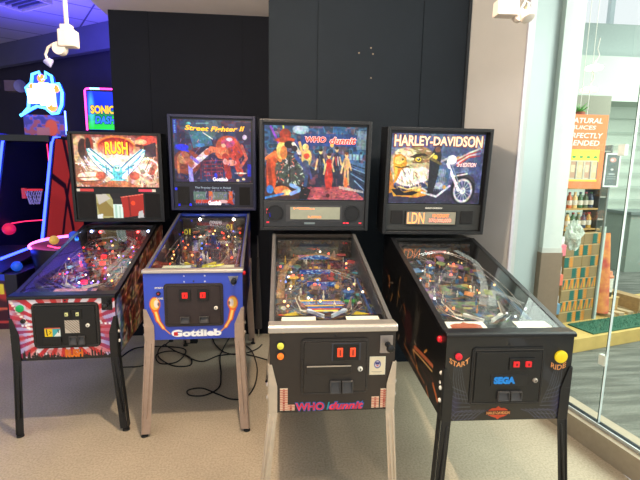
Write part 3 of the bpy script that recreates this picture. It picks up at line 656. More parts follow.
text('front_lettering', 'RUSH', p.fp(0, 0), p.fp(1, 0)-p.fp(0, 0), p.fp(0, 1)-p.fp(0, 0), mat('orange_letter', (235, 120, 30), .4), cab, (.49, .83, .66, .965), bold=.06, lift=.002)
p.cards = [(-.42, .34), (.42, .55)]; p.cardm = mat('red_white_card', (205, 150, 145), .5, 0, .05, var=.5, scale=60); p.flip = WHT
p.bumps = [(-.35, .78), (-.05, .84), (.1, .72)]; p.nlamp = 40
p.lampm = [lamp_mat((255, 40, 40), 7), lamp_mat((255, 40, 60), 5), lamp_mat((255, 220, 200), 5), lamp_mat((120, 90, 255), 4), lamp_mat((255, 150, 60), 4)]
p.ramps = [[(-.7, .3, .03), (-.8, .6, .07), (-.6, .85, .09), (-.1, .93, .09), (.3, .8, .08)], [(.3, .45, .02), (.5, .65, .05), (.6, .85, .08), (.2, .93, .09)], [(.8, .4, .04), (.82, .7, .08), (.5, .9, .09)]]; p.rampm = None
p.playfield(pf_paint((70, 50, 60), [(95, 40, 50), (60, 60, 110), (170, 150, 160), (200, 120, 60), (150, 40, 40), (60, 120, 150)], 21, [(255, 240, 220), (255, 60, 50), (120, 200, 230), (250, 190, 60)], .45), PF_LIT,
            [(110, 60, 70), (60, 50, 110), (180, 150, 140), (170, 90, 40), (150, 30, 35)], 21)
M = MB()
for x in (-.55, .55): 
    MB().ball(p.pfp(x, .965, .115), .010).build('flood_lamp', lamp_mat((255, 60, 60), 14), p.pf)
for x in (-.8, .85): MB().ball(p.pfp(x, .965, .12), .010).build('flood_lamp', lamp_mat((170, 190, 255), 14), p.pf)
MB().lathe(p.pfp(.18, .80, .03), (0, 0, 1), [(0, .05), (.02, .052), (.03, .045), (.032, .0)], 24).build('turntable', mat('dark_brown_plastic', (50, 35, 30), .4), p.pf)
M = MB()
for x, t, h in ((.0, .62, .05), (.05, .55, .03), (-.02, .28, .02)): M = MB(); a = p.pfp(x, t, h); M.box(a-Vector((.018, .01, .01)), a+Vector((.018, .01, .014))); M.build('lit_target', lamp_mat((255, 30, 40), 2.2), p.pf, .002)

# ---------------------------------------------------------------- 2. STREET FIGHTER II
def art_sf():
    c = Cv(180, 135, 1.33, (38, 32, 70), 7)
    c.noise(6, [(55, 30, 80), (25, 60, 110)], .8, .45).noise(14, [(110, 40, 60), (40, 90, 130)], .7, .6)
    c.rect(.15, .0, .62, .3, (40, 90, 105), .5).poly([(.2, .2), (.45, .15), (.5, .4), (.25, .45)], (50, 130, 150), .7)
    c.poly([(.42, .02), (.55, .0), (.6, .14), (.5, .3), (.42, .2)], (90, 110, 120), .6)
    c.ell(.16, .68, .18, .2, (150, 60, 40), .9).ell(.12, .62, .08, .09, (205, 130, 90)).ell(.14, .58, .05, .05, (225, 160, 110))
    c.poly([(.02, .40), (.16, .44), (.2, .52), (.1, .5)], (30, 40, 235)).ell(.1, .44, .09, .05, (25, 35, 240))
    # fighter with a high kick
    c.line([(.22, .74), (.44, .50)], .10, (225, 205, 225)).line([(.20, .72), (.21, .98)], .075, (150, 140, 240)).line([(.42, .52), (.50, .47)], .09, (190, 90, 60)).line([(.13, .55), (.22, .72)], .1, (175, 90, 70)).line([(.22, .6), (.3, .68)], .05, (120, 90, 220))
    c.line([(.05, .62), (.05, .85)], .04, (190, 110, 60))
    # big red opponent
    c.ell(.70, .42, .16, .18, (205, 70, 45)).ell(.62, .52, .09, .1, (225, 100, 60)).ell(.80, .5, .1, .12, (190, 50, 40)).ell(.7, .36, .09, .07, (190, 60, 110)).ell(.72, .30, .04, .03, (240, 210, 220)).line([(.62, .5), (.48, .46)], .09, (230, 110, 70)).line([(.66, .58), (.70, .9)], .11, (170, 40, 40)).line([(.78, .58), (.86, .85)], .11, (205, 60, 50)).line([(.88, .4), (.94, .6), (.86, .75)], .05, (200, 90, 80))
    c.ell(.74, .68, .07, .05, (250, 150, 130)).ell(.92, .26, .03, .04, (190, 180, 200)).ell(.64, .4, .03, .03, (255, 190, 150)).ell(.66, .66, .03, .05, (240, 170, 150))
    for k in range(9): c.line([(.33+k*.035, .68), (.34+k*.035, .95)], .02, [(120, 25, 60), (60, 20, 70)][k % 2], .8)
    for k in range(5): c.line([(.38, .66+.06*k), (.62, .64+.06*k)], .012, (190, 40, 60), .8)
    c.ell(.82, .97, .02, .02, (255, 230, 160)).ell(.9, .95, .02, .02, (255, 230, 160)).ell(.86, .85, .08, .015, (255, 235, 230)).ell(.53, .9, .02, .05, (30, 60, 255)).rect(.95, .7, 1, .9, (20, 30, 230), .8).rect(0, 0, .045, .22, (25, 40, 190), .8)
    for k in range(8): c.line([(.015, .03+k*.025), (.03, .03+k*.025)], .01, (110, 190, 240))
    R = random.Random(77)
    for k in range(110):
        x, y = R.uniform(.08, .95), R.uniform(.25, .98); c.line([(x, y), (x+R.uniform(-.03, .03), y+R.uniform(-.05, .05))], R.uniform(.006, .014), [(240, 150, 120), (60, 16, 40), (30, 50, 190), (110, 24, 34), (150, 120, 190)][k % 5], .75)
    c.ell(.2, .06, .03, .02, (70, 170, 190)).line([(.3, .06), (.45, .05)], .02, (90, 140, 150)).line([(.38, .20), (.5, .3)], .015, (220, 220, 200)).ell(.34, .4, .06, .03, (50, 130, 200))
    return c
p = Pin('pinball_machine', 'royal blue pinball machine with two fireballs painted on its front and steel legs', (-.523, 2.496), .043, .992, .40, .672, 1.101, 1.249, .748, .062, .034, .279)
p.artm = ART
BLUE = mat('gloss_royal_blue', (34, 60, 175), .3, 0, var=.04, coat=.5)
cab = p.cabinet(BLUE, BLUE)
def gott_front():
    c = Cv(170, 118, 1.4, (44, 72, 190), 3)
    for sx in (-1, 1):
        X = lambda x: x if sx < 0 else 1-x
        pts = [(.10, .42), (.105, .55), (.13, .70), (.18, .82), (.245, .91)]
        for wd, col in ((.10, (215, 60, 20)), (.065, (245, 150, 40)), (.03, (255, 225, 130))):
            for i in range(4):
                k = 1-.22*i; c.line([(X(pts[i][0]), pts[i][1]), (X(pts[i+1][0]), pts[i+1][1])], wd*k*(1 if i < 3 else .5), col)
        c.ell(X(.105), .46, .055, .11, (225, 90, 25)).ell(X(.105), .455, .045, .09, (250, 190, 70)).ell(X(.12), .455, .025, .06, (240, 225, 215)).ell(X(.14), .46, .01, .03, (110, 80, 90))
    for x in (.405, .615):
        for y in (.045, .13): c.ell(x, y, .008, .011, (225, 225, 235))
    return c
O = p.fp(0, 0); gott_front().sheet('front_artwork', O, p.fp(1, 0)-O, p.fp(0, 1)-O, PRINT, cab, .0012)
c = Cv(160, 60, 2.6, (30, 45, 150), 4); c.noise(5, [(60, 70, 180), (120, 60, 60)], .8, .5, .5).noise(10, [(200, 170, 130), (150, 40, 60)], .8, .62, .5); side_sheet(p, c, -1, PRINT); side_sheet(p, c, 1, PRINT)
p.legs(mat('dull_leg_steel', (178, 156, 140), .42, .35, var=.06), CHR, .054, top_v=.53, fdx=-.006)
p.rails(RAIL, CHR, .022, .05, .016)
p.backbox(mat('dark_blue_black_shell', (28, 30, 62), .4, var=.08), art_sf, (.055, .05), .018, .705, mat('blue_black_panel', (26, 27, 44), .45))
GOLDL = mat('gold_letter_lit', (235, 165, 30), .4, 0, 1.0)
glass_text(p, 'title_lettering', 'Street Fighter II', (.15, .10, .92, .20), GOLDL, bold=.025, shear=.25, depth=.003, arc=-.15)
WL = mat('white_letter_lit', (235, 225, 235), .4, 0, .9)
text('maker_lettering', 'Gottlieb', p.aO, p.aU, p.aV, WL, p.art_o, (.49, .925, .69, .985), bold=.03, lift=.003)
text('presenter_lettering', 'The Premier Game in Pinball', *p.bvec(0, 0, 1, 1, -.012), mat('grey_letter_lit', (150, 170, 190), .4, 0, .4), p.panel, (.28, .745, .70, .765), bold=.01)
c = Cv(90, 36, 2.6, (36, 34, 60), 9); c.rect(0, .12, .3, .62, (95, 130, 120)).rect(.3, .1, .36, .6, (60, 50, 90)).rect(.36, .1, .45, .6, (230, 110, 50)).rect(.45, .12, .82, .6, (110, 125, 115)).rect(.85, .1, .94, .62, (235, 100, 50)).rect(.05, .62, .95, .82, (210, 60, 45))
c.noise(8, [(200, 190, 200), (60, 70, 170)], .6, .62, 2).ell(.7, .72, .12, .1, (235, 190, 200)).line([(.9, .8), (1, 1)], .1, (190, 50, 40)).rect(0, .9, 1, 1, (26, 27, 60))
O, U, V = p.bvec(.26, .775, .75, .955, -.010); d = c.sheet('score_display', O, U, V, ART_DIM, p.bb, .0)
text('maker_lettering', 'Gottlieb', O, U, V, WL, d, (.35, .66, .66, .93), bold=.04, lift=.002)
for u0, u1 in ((.075, .215), (.80, .93)): p.onpanel('speaker', u0, .745, u1, .945, GRILL, -.011, .006)
for u, v in ((.06, .77), (.09, .94), (.22, .94)): p.onpanel('blue_marker', u-.01, v-.01, u+.012, v+.012, lamp_mat((20, 30, 255), 1.2), -.011, .004, 0)
fr = p.coin_door(.20, .155, .80, .80, [(.372, .265, .455, .38), (.554, .265, .637, .38)], REDL, [(.36, .64, .455, .74), (.555, .64, .65, .74)], (.725, .52, 1), .018, .02)
p.fdisc('start_button', .145, .30, .013, BLKS, p.root, .008); p.fdisc('start_button_cap', .145, .30, .006, mat('dark_red_button', (170, 40, 40), .3, 0, .3), p.root, .013)
OUV = (p.fp(0, 0), p.fp(1, 0)-p.fp(0, 0), p.fp(0, 1)-p.fp(0, 0))
text('button_lettering', 'START', *OUV, WHT, cab, (.11, .205, .195, .23), bold=.02, lift=.002); text('button_lettering', 'GAME', *OUV, WHT, cab, (.118, .36, .19, .388), bold=.02, lift=.002)
text('maker_lettering', 'Gottlieb', *OUV, mat('silver_letter_edge', (150, 155, 200), .4), cab, (.255, .845, .78, .965), bold=.10, lift=.0015, depth=.0008)
text('maker_lettering', 'Gottlieb', *OUV, mat('white_letter', (245, 245, 245), .4, 0, .1), cab, (.262, .855, .772, .958), bold=.045, lift=.0025)
MB().prism([p.fp(.285, .885, .004), p.fp(.325, .885, .004), p.fp(.325, .94, .004), p.fp(.285, .94, .004)], (0, -.001, 0)).build('logo_mark', mat('red_logo', (205, 30, 40), .4), cab)
p.plunger(.905, .11, mat('pewter_plate', (150, 150, 160), .35, .7), True)
s_ = MB().lathe((p.w+.001, .03, p.zt-.012), (1, 0, 0), [(0, .012), (.012, .012), (.016, .008)], 14).build('flipper_button', mat('red_button', (205, 20, 30), .3, 0, .2), p.root)
p.cards = [(-.80, -.14), (.25, .88)]; p.cardm = mat('pale_green_card', (205, 215, 190), .6); p.flip = mat('yellow_flipper', (230, 215, 70), .4)
p.bumps = [(-.3, .72), (.05, .8), (.4, .7)]; p.nlamp = 30
p.lampm = [lamp_mat((255, 120, 60), 3.5), lamp_mat((255, 200, 120), 3.5), lamp_mat((255, 60, 40), 3), lamp_mat((80, 120, 255), 2)]
p.ramps = [[(-.85, .3, .04), (-.75, .6, .07), (-.5, .8, .09), (0, .88, .1), (.5, .8, .09), (.75, .6, .07)], [(-.3, .4, .02), (-.2, .6, .06), (.0, .75, .09)], [(.4, .35, .03), (.6, .55, .07), (.7, .8, .09)]]; p.rampm = None
p.playfield(pf_paint((52, 44, 50), [(75, 55, 45), (40, 60, 120), (140, 70, 40), (60, 80, 60), (170, 130, 70), (30, 35, 70)], 31, [(250, 150, 60), (200, 160, 90), (60, 100, 190), (230, 60, 40)], .30), PF_LIT,
            [(70, 55, 40), (40, 60, 130), (150, 70, 35), (60, 70, 50), (120, 100, 50)], 31)
for x in (-.4, .62): MB().ball(p.pfp(x, .93, .13), .011).build('flood_lamp', lamp_mat((255, 240, 215), 22), p.pf)
for x, t in ((-.62, .72), (.52, .86)):
    a = p.pfp(x, t, .09); c = Cv(20, 20, 1, (45, 45, 25), 3); c.ell(.3, .5, .2, .35, (215, 205, 70)).ell(.3, .5, .1, .2, (45, 45, 25)).rect(.62, .15, .78, .85, (215, 205, 70)); c.sheet('numbered_plastic', a+Vector((-.035, 0, .03)), (.07, 0, 0), (0, 0, -.06), PF_LIT, p.pf)
M = MB(); a, b = p.pfp(.02, .03, .066), p.pfp(.62, .10, .070); M.tube([a, b], .006, 8)
M.build('card_stick', mat('yellow_black_stick', (215, 205, 70), .5, var=.9, scale=45), p.pf)

# ---------------------------------------------------------------- 3. WHO dunnit
def art_who():
    c = Cv(200, 140, 1.42, (34, 62, 105), 17)
    c.noise(6, [(30, 90, 140), (25, 40, 70)], .8, .45).noise(14, [(60, 120, 160), (20, 28, 50)], .7, .6)
    c.poly([(0, .55), (1, .60), (1, 1), (0, 1)], (40, 40, 60)).poly([(.40, .83), (.98, .80), (1, 1), (.38, 1)], (170, 70, 80))
    c.noise(20, [(205, 90, 85)], .35, .6)
    c.rect(.35, .10, .9, .26, (28, 55, 130), .8).poly([(.74, .45), (1, .62), (1, .98), (.84, .80)], (38, 52, 80)).poly([(.8, .42), (1, .5), (1, .62), (.78, .46)], (60, 100, 150))
    for k in range(6): c.line([(.80+.02*k, .48+.05*k), (1, .56+.06*k)], .014, (110, 150, 190) if k % 2 else (20, 30, 55))
    for k in range(5): c.rect(.80+.035*k, .36, .825+.035*k, .44, (150, 200, 225), .7)
    c.rect(.9, .05, 1, .3, (110, 140, 150), .7).ell(.35, .05, .08, .06, (170, 190, 215), .8)
    c.line([(.06, .02), (.16, .3)], .03, (120, 50, 190)).line([(.18, .0), (.19, .2)], .02, (190, 220, 60))
    # detective: patterned coat, face, hat, hands
    c.poly([(.0, 1), (.02, .45), (.10, .30), (.22, .34), (.36, .40), (.45, .62), (.44, .74), (.36, .8), (.36, 1)], (60, 30, 32))
    c.poly([(.02, .48), (.1, .34), (.14, .5), (.1, .85), (.02, .85)], (205, 70, 30))
    c.ell(.26, .60, .16, .22, (60, 66, 66)); R = random.Random(3)
    for k in range(70):
        x, y = .26+.15*R.uniform(-1, 1), .60+.2*R.uniform(-1, 1); c.line([(x, y), (x+R.uniform(-.03, .03), y+R.uniform(-.04, .04))], .014, [(200, 205, 195), (225, 110, 90), (25, 30, 35), (120, 150, 130)][k % 4])
    c.line([(.02, .44), (.10, .36), (.15, .46)], .05, (232, 110, 45)).line([(.04, .52), (.06, .8)], .05, (150, 50, 28)).line([(.30, .40), (.42, .60), (.40, .80)], .05, (44, 70, 130)).line([(.24, .42), (.25, .76)], .014, (20, 22, 26))
    c.ell(.165, .33, .05, .12, (235, 190, 95)).ell(.185, .36, .035, .09, (205, 110, 50)).ell(.20, .12, .055, .08, (150, 45, 25)).ell(.20, .19, .10, .035, (175, 60, 30)).ell(.24, .25, .05, .05, (30, 22, 28))
    c.line([(.28, .24), (.34, .36)], .05, (215, 205, 190)).ell(.29, .3, .03, .04, (40, 30, 40)).line([(.3, .2), (.4, .36), (.46, .7)], .03, (60, 70, 130))
    c.ell(.17, .88, .08, .07, (240, 120, 55)).ell(.22, .90, .05, .04, (250, 190, 120)).line([(.26, .8), (.36, .86), (.26, .92)], .05, (120, 160, 225)).line([(.0, .98), (.18, .92)], .03, (50, 130, 220)).ell(.05, .86, .035, .06, (40, 110, 190))
    c.poly([(.36, .8), (.46, .86), (.42, 1), (.34, 1)], (20, 22, 26))
    # guests
    def person(x, top, bot, col, skin=(235, 190, 120), wd=.055, hair=(40, 30, 30)):
        c.line([(x-.01, (top+bot)/2), (x-.015, bot)], .03, col); c.line([(x+.015, (top+bot)/2), (x+.025, bot)], .03, col)
        c.ell(x, top+(bot-top)*.34, wd*.62, (bot-top)*.2, col); c.ell(x, top+.035, .018, .035, skin); c.ell(x, top+.015, .019, .02, hair)
        c.line([(x-.03, top+.14), (x-.05, top+.28)], .022, skin); c.line([(x+.03, top+.14), (x+.05, top+.24)], .022, skin)
    c.ell(.40, .28, .03, .045, (250, 210, 120)).ell(.41, .42, .05, .12, (240, 190, 100)).ell(.41, .40, .03, .04, (210, 60, 40)).line([(.34, .22), (.37, .38)], .035, (240, 180, 95)).line([(.40, .5), (.41, .62)], .09, (60, 70, 110))
    person(.55, .30, .74, (32, 34, 60)); person(.71, .27, .80, (36, 38, 62)); person(.81, .34, .78, (215, 165, 105), hair=(120, 60, 30)); person(.635, .36, .84, (215, 40, 30), hair=(60, 30, 20))
    c.ell(.635, .7, .04, .16, (205, 45, 35)).ell(.63, .94, .02, .03, (70, 20, 25)).ell(.81, .76, .02, .08, (240, 110, 50))
    R = random.Random(31)
    for k in range(90):
        x, y = R.uniform(.38, 1), R.uniform(.82, 1); c.line([(x, y), (x+R.uniform(-.03, .03), y+R.uniform(-.01, .01))], .010, [(210, 100, 95), (110, 40, 55), (60, 40, 60)][k % 3], .8)
    for k in range(60):
        x, y = R.uniform(.35, .98), R.uniform(.02, .6); c.line([(x, y), (x, y+R.uniform(.02, .09))], .007, [(70, 130, 180), (18, 26, 50), (110, 160, 190)][k % 3], .6)
    for x, cc in ((.54, (90, 100, 120)), (.70, (200, 60, 50)), (.72, (220, 215, 205))): c.line([(x, .40), (x+.01, .52)], .012, cc)
    c.poly([(.74, .80), (.99, .87), (.99, .90), (.74, .84)], (200, 200, 180), .7).ell(.66, .245, .018, .03, (240, 200, 80))
    return c
p = Pin('pinball_machine', 'charcoal pinball machine with steel front bar, pale legs and poker chips painted on its front', (.213, 1.781), .013, .901, .370, .718, 1.092, 1.189, .711, .07, .042, .275)
p.artm = ART
CHAR = mat('warm_charcoal_laminate', (50, 42, 37), .4, 0, var=.06)
cab = p.cabinet(CHAR, CHAR)
p.legs(LEGS, CHR, .037, top_v=.385, fdx=-.012)
p.rails(RAIL, CHR, .032, .075, .020)
p.backbox(mat('charcoal_shell', (24, 25, 28), .42, var=.08), art_who, (.045, .052), .018, .725, GREYP)
REDT = mat('red_letter_lit', (235, 50, 40), .4, 0, 1.0); PINKT = mat('pale_letter_lit', (240, 190, 180), .4, 0, .8)
glass_text(p, 'title_lettering', 'WHO', (.39, .135, .60, .215), PINKT, bold=.07, shear=.1); glass_text(p, 'title_lettering', 'WHO', (.393, .14, .597, .21), REDT, bold=.03, shear=.1, depth=.003)
glass_text(p, 'title_lettering', 'dunnit', (.635, .135, .90, .235), PINKT, bold=.07, shear=.25); glass_text(p, 'title_lettering', 'dunnit', (.638, .14, .897, .23), REDT, bold=.025, shear=.25, depth=.003)
DISP = mat('dot_matrix_panel', (138, 140, 122), .25, 0, .22, var=.05)
p.onpanel('display_bezel', .235, .765, .755, .92, mat('bezel_grey', (58, 58, 62), .5), -.011, .006)
dsp = p.onpanel('display', .275, .78, .735, .895, DISP, -.004, .006, 0)
OR = mat('orange_dots', (255, 120, 60), .4, 0, 1.6)
def dots(par, u0, v0, u1, n, R, m=OR, d=-.003, h=.018):
    M = MB(); wd = (u1-u0)/n
    for k in range(n):
        for j in range(3):
            if R.random() < .8: p.bx(M, u0+wd*k, v0+j*h/3, u0+wd*(k+.75), v0+j*h/3+h/4.5, d, d-.001)
    return M.build('display_characters', m, par)
R = random.Random(5); dots(dsp, .305, .785, .50, 12, R); dots(dsp, .44, .865, .565, 8, R)
for u in (.14, .85):
    c = p.bp(u, .84, -.012)
    n_ = (p.bp(u, .84, 0)-p.bp(u, .84, -1)).normalized()
    M = MB().lathe(c, n_, [(0, .056), (.004, .056), (.004, .046), (.001, .044), (.001, .01)], 28); M.build('speaker', BLKS, p.bb)
for u, w_ in ((.45, .1),): p.onpanel('panel_badge', u-.045, .925, u+.055, .945, mat('grey_badge', (105, 120, 125), .4), -.011, .004)
for u, v in ((.07, .80), (.07, .83), (.07, .92), (.78, .925), (.81, .925), (.93, .925)): p.onpanel('panel_lettering', u-.012, v, u+.012, v+.012, lamp_mat((230, 40, 60), .7), -.011, .003, 0)
p.onpanel('blue_marker', .075, .84, .095, .89, lamp_mat((20, 30, 230), .8), -.011, .004, 0)
fr = p.coin_door(.245, .08, .785, .775, [(.516, .16, .583, .31), (.617, .16, .684, .31)], ORGL, [(.475, .59, .56, .745), (.572, .59, .66, .745)], (.715, .45, 1), .014, .02, mat('door_brown_black', (50, 45, 42), .4, .1), mat('door_brown_black', (48, 43, 40), .4, .1))
p.fbox('slot_backplate', .485, .13, .715, .345, mat('grey_slot_plate', (72, 74, 84), .4, .4), fr, .016, .001, .013)
p.fbox('bill_slot', .285, .395, .645, .50, mat('door_brown_black', (44, 40, 38), .35, .1), fr, .021, .003, .013); p.fbox('bill_slot_lip', .29, .395, .64, .408, CHR, fr, .023, 0, .02)
for nm, v, cc in (('start_button', .155, (215, 205, 70)), ('buy_in_button', .28, (240, 120, 30))):
    b_ = p.fdisc(nm, .085, v, .019, BLKS, p.root, .006); p.fdisc('button_cap', .085, v, .0145, mat(nm, cc, .35, 0, .35), b_, .01, None, .006)
p.plunger(.925, .165, mat('cast_steel_plate', (165, 155, 150), .35, .6))
c = Cv(50, 50, 1, (235, 222, 190), 4); c.ell(.5, .42, .23, .23, (75, 80, 150)).ell(.5, .42, .17, .17, (235, 230, 230)).rect(.36, .30, .64, .44, (60, 60, 130)).ell(.5, .50, .10, .04, (210, 80, 90)); c.line([(.12, .84), (.8, .84)], .03, (150, 140, 130)).line([(.2, .92), (.7, .92)], .02, (170, 160, 150))
stk = p.fbox('inspection_sticker', .795, .32, .925, .55, CARD, p.root, .0015, 0, .0003); O = p.fp(.80, .325, .0016); c.sheet('sticker_print', O, p.fp(.92, .325, .0016)-O, p.fp(.80, .545, .0016)-O, PRINT, stk, .0004)
OUV = (p.fp(0, 0), p.fp(1, 0)-p.fp(0, 0), p.fp(0, 1)-p.fp(0, 0))
c = Cv(190, 24, 8, (52, 47, 44), 2)
tx = [('WHO', .205, .435, 0), ('dunnit', .475, .755, .3)]
for t, u0, u1, sh in tx:
    text('front_lettering', t, *OUV, mat('blue_letter_edge', (40, 110, 190), .4), cab, (u0-.006, .873, u1+.008, .990), bold=.09, shear=sh, lift=.001, depth=.0006)
    text('front_lettering', t, *OUV, mat('red_pink_letter', (225, 50, 80), .4, 0, .05, var=.4, scale=40), cab, (u0, .882, u1, .980), bold=.035, shear=sh, lift=.002)
MB().prism([p.fp(.455, .975, .002), p.fp(.47, .88, .002), p.fp(.48, .88, .002), p.fp(.465, .975, .002)], (0, -.001, 0)).build('front_lettering', mat('teal_letter', (40, 160, 180), .4), cab)
CHIP = [mat('chip_red', (205, 90, 70), .5), mat('chip_cream_', (235, 205, 175), .5)]
for u, v0 in ((.112, .69), (.168, .90), (.853, .83), (.925, .73)):
    c0 = p.fp(u, v0); z1 = p.fp(u, .975).z; n = int((c0.z-z1)/.0085)+1; c = Cv(16, 6*n, .4, (235, 205, 175), 3)
    for k in range(n): c.rect(0, (k+.0)/n, 1, (k+.45)/n, (198, 90, 70)).rect(.4, (k+.6)/n, .6, (k+1)/n, (160, 60, 50))
    c.rect(0, 0, 1, .04, (245, 220, 190))
    O = Vector((c0.x-.017, 0, c0.z)); c.sheet('chip_stack_artwork', O, (.034, 0, 0), (0, 0, z1-c0.z), PRINT, cab, .0012)
p.cards = [(-.90, -.26), (.30, .93)]; p.cardm = mat('cream_card_bright', (238, 232, 212), .6, 0, .05); p.flip = mat('blue_white_flipper', (200, 210, 230), .4)
p.bumps = [(-.15, .48), (.55, .42), (-.6, .6)]; p.nlamp = 26
p.lampm = [lamp_mat((255, 190, 120), 2.5), lamp_mat((255, 80, 60), 2.5), lamp_mat((255, 230, 200), 3), lamp_mat((120, 150, 255), 1.5)]
p.ramps = [[(-.75, .4, .05), (-.3, .5, .07), (.2, .62, .08), (.7, .5, .07)], [(-.9, .35, .04), (-.85, .62, .06), (-.5, .8, .08), (.1, .84, .09), (.5, .75, .08)], [(.5, .8, .06), (.7, .6, .06), (.72, .4, .04)]]; p.rampm = mat('amber_clear_ramp', (170, 130, 90), .2, 0, alpha=.5)
pp = pf_paint((96, 80, 82), [(120, 90, 80), (40, 70, 130), (170, 120, 70), (60, 110, 150), (150, 60, 60), (90, 110, 70)], 41, [(250, 200, 90), (240, 90, 70), (90, 170, 220), (250, 240, 220)], .42)
for k in range(7): pp.rect(.25+.02*k, .60+.018*k, .75-.02*k, .612+.018*k, [(235, 200, 70), (40, 110, 180), (60, 150, 210), (225, 200, 90), (40, 90, 170), (210, 80, 60), (230, 210, 90)][k])
for sx in (-1, 1):
    X = lambda x: .5+sx*x
    pp.poly([(X(.30), .72), (X(.48), .76), (X(.48), .84), (X(.2), .82)], (215, 190, 60)); pp.poly([(X(.25), .80), (X(.42), .80), (X(.40), .85), (X(.15), .87)], (60, 120, 190)); pp.line([(X(.45), .75), (X(.12), .87)], .015, (210, 70, 50))
pp.ell(.5, .86, .12, .05, (215, 190, 70)).ell(.78, .60, .10, .045, (50, 90, 55)).ell(.78, .6, .07, .03, (90, 170, 80))
p.playfield(pp, PF_LIT, [(120, 90, 80), (50, 80, 140), (190, 150, 60), (150, 60, 60), (80, 110, 80)], 41, walls=mat('grey_inner_wall', (66, 70, 74), .3, var=.1))
MB().lathe(p.pfp(.45, .86, .045), (0, 0, 1), [(0, .055), (.006, .06), (.01, .055), (.01, .02), (.05, .004), (.055, 0)], 28).build('roulette_wheel', mat('roulette_brown', (110, 70, 55), .35, var=.4, scale=50), p.pf)
c = Cv(30, 10, 3, (30, 60, 140), 2); c.noise(4, [(60, 150, 210), (230, 230, 240)], .8, .5, 2)
for x, t, h, wd in ((-.1, .62, .06, .09), (-.05, .82, .07, .1), (.0, .50, .04, .08)): a = p.pfp(x, t, h); c.sheet('lit_plastic', a+Vector((-wd, 0, .015)), (2*wd, 0, 0), (0, .008, -.028), ART, p.pf)

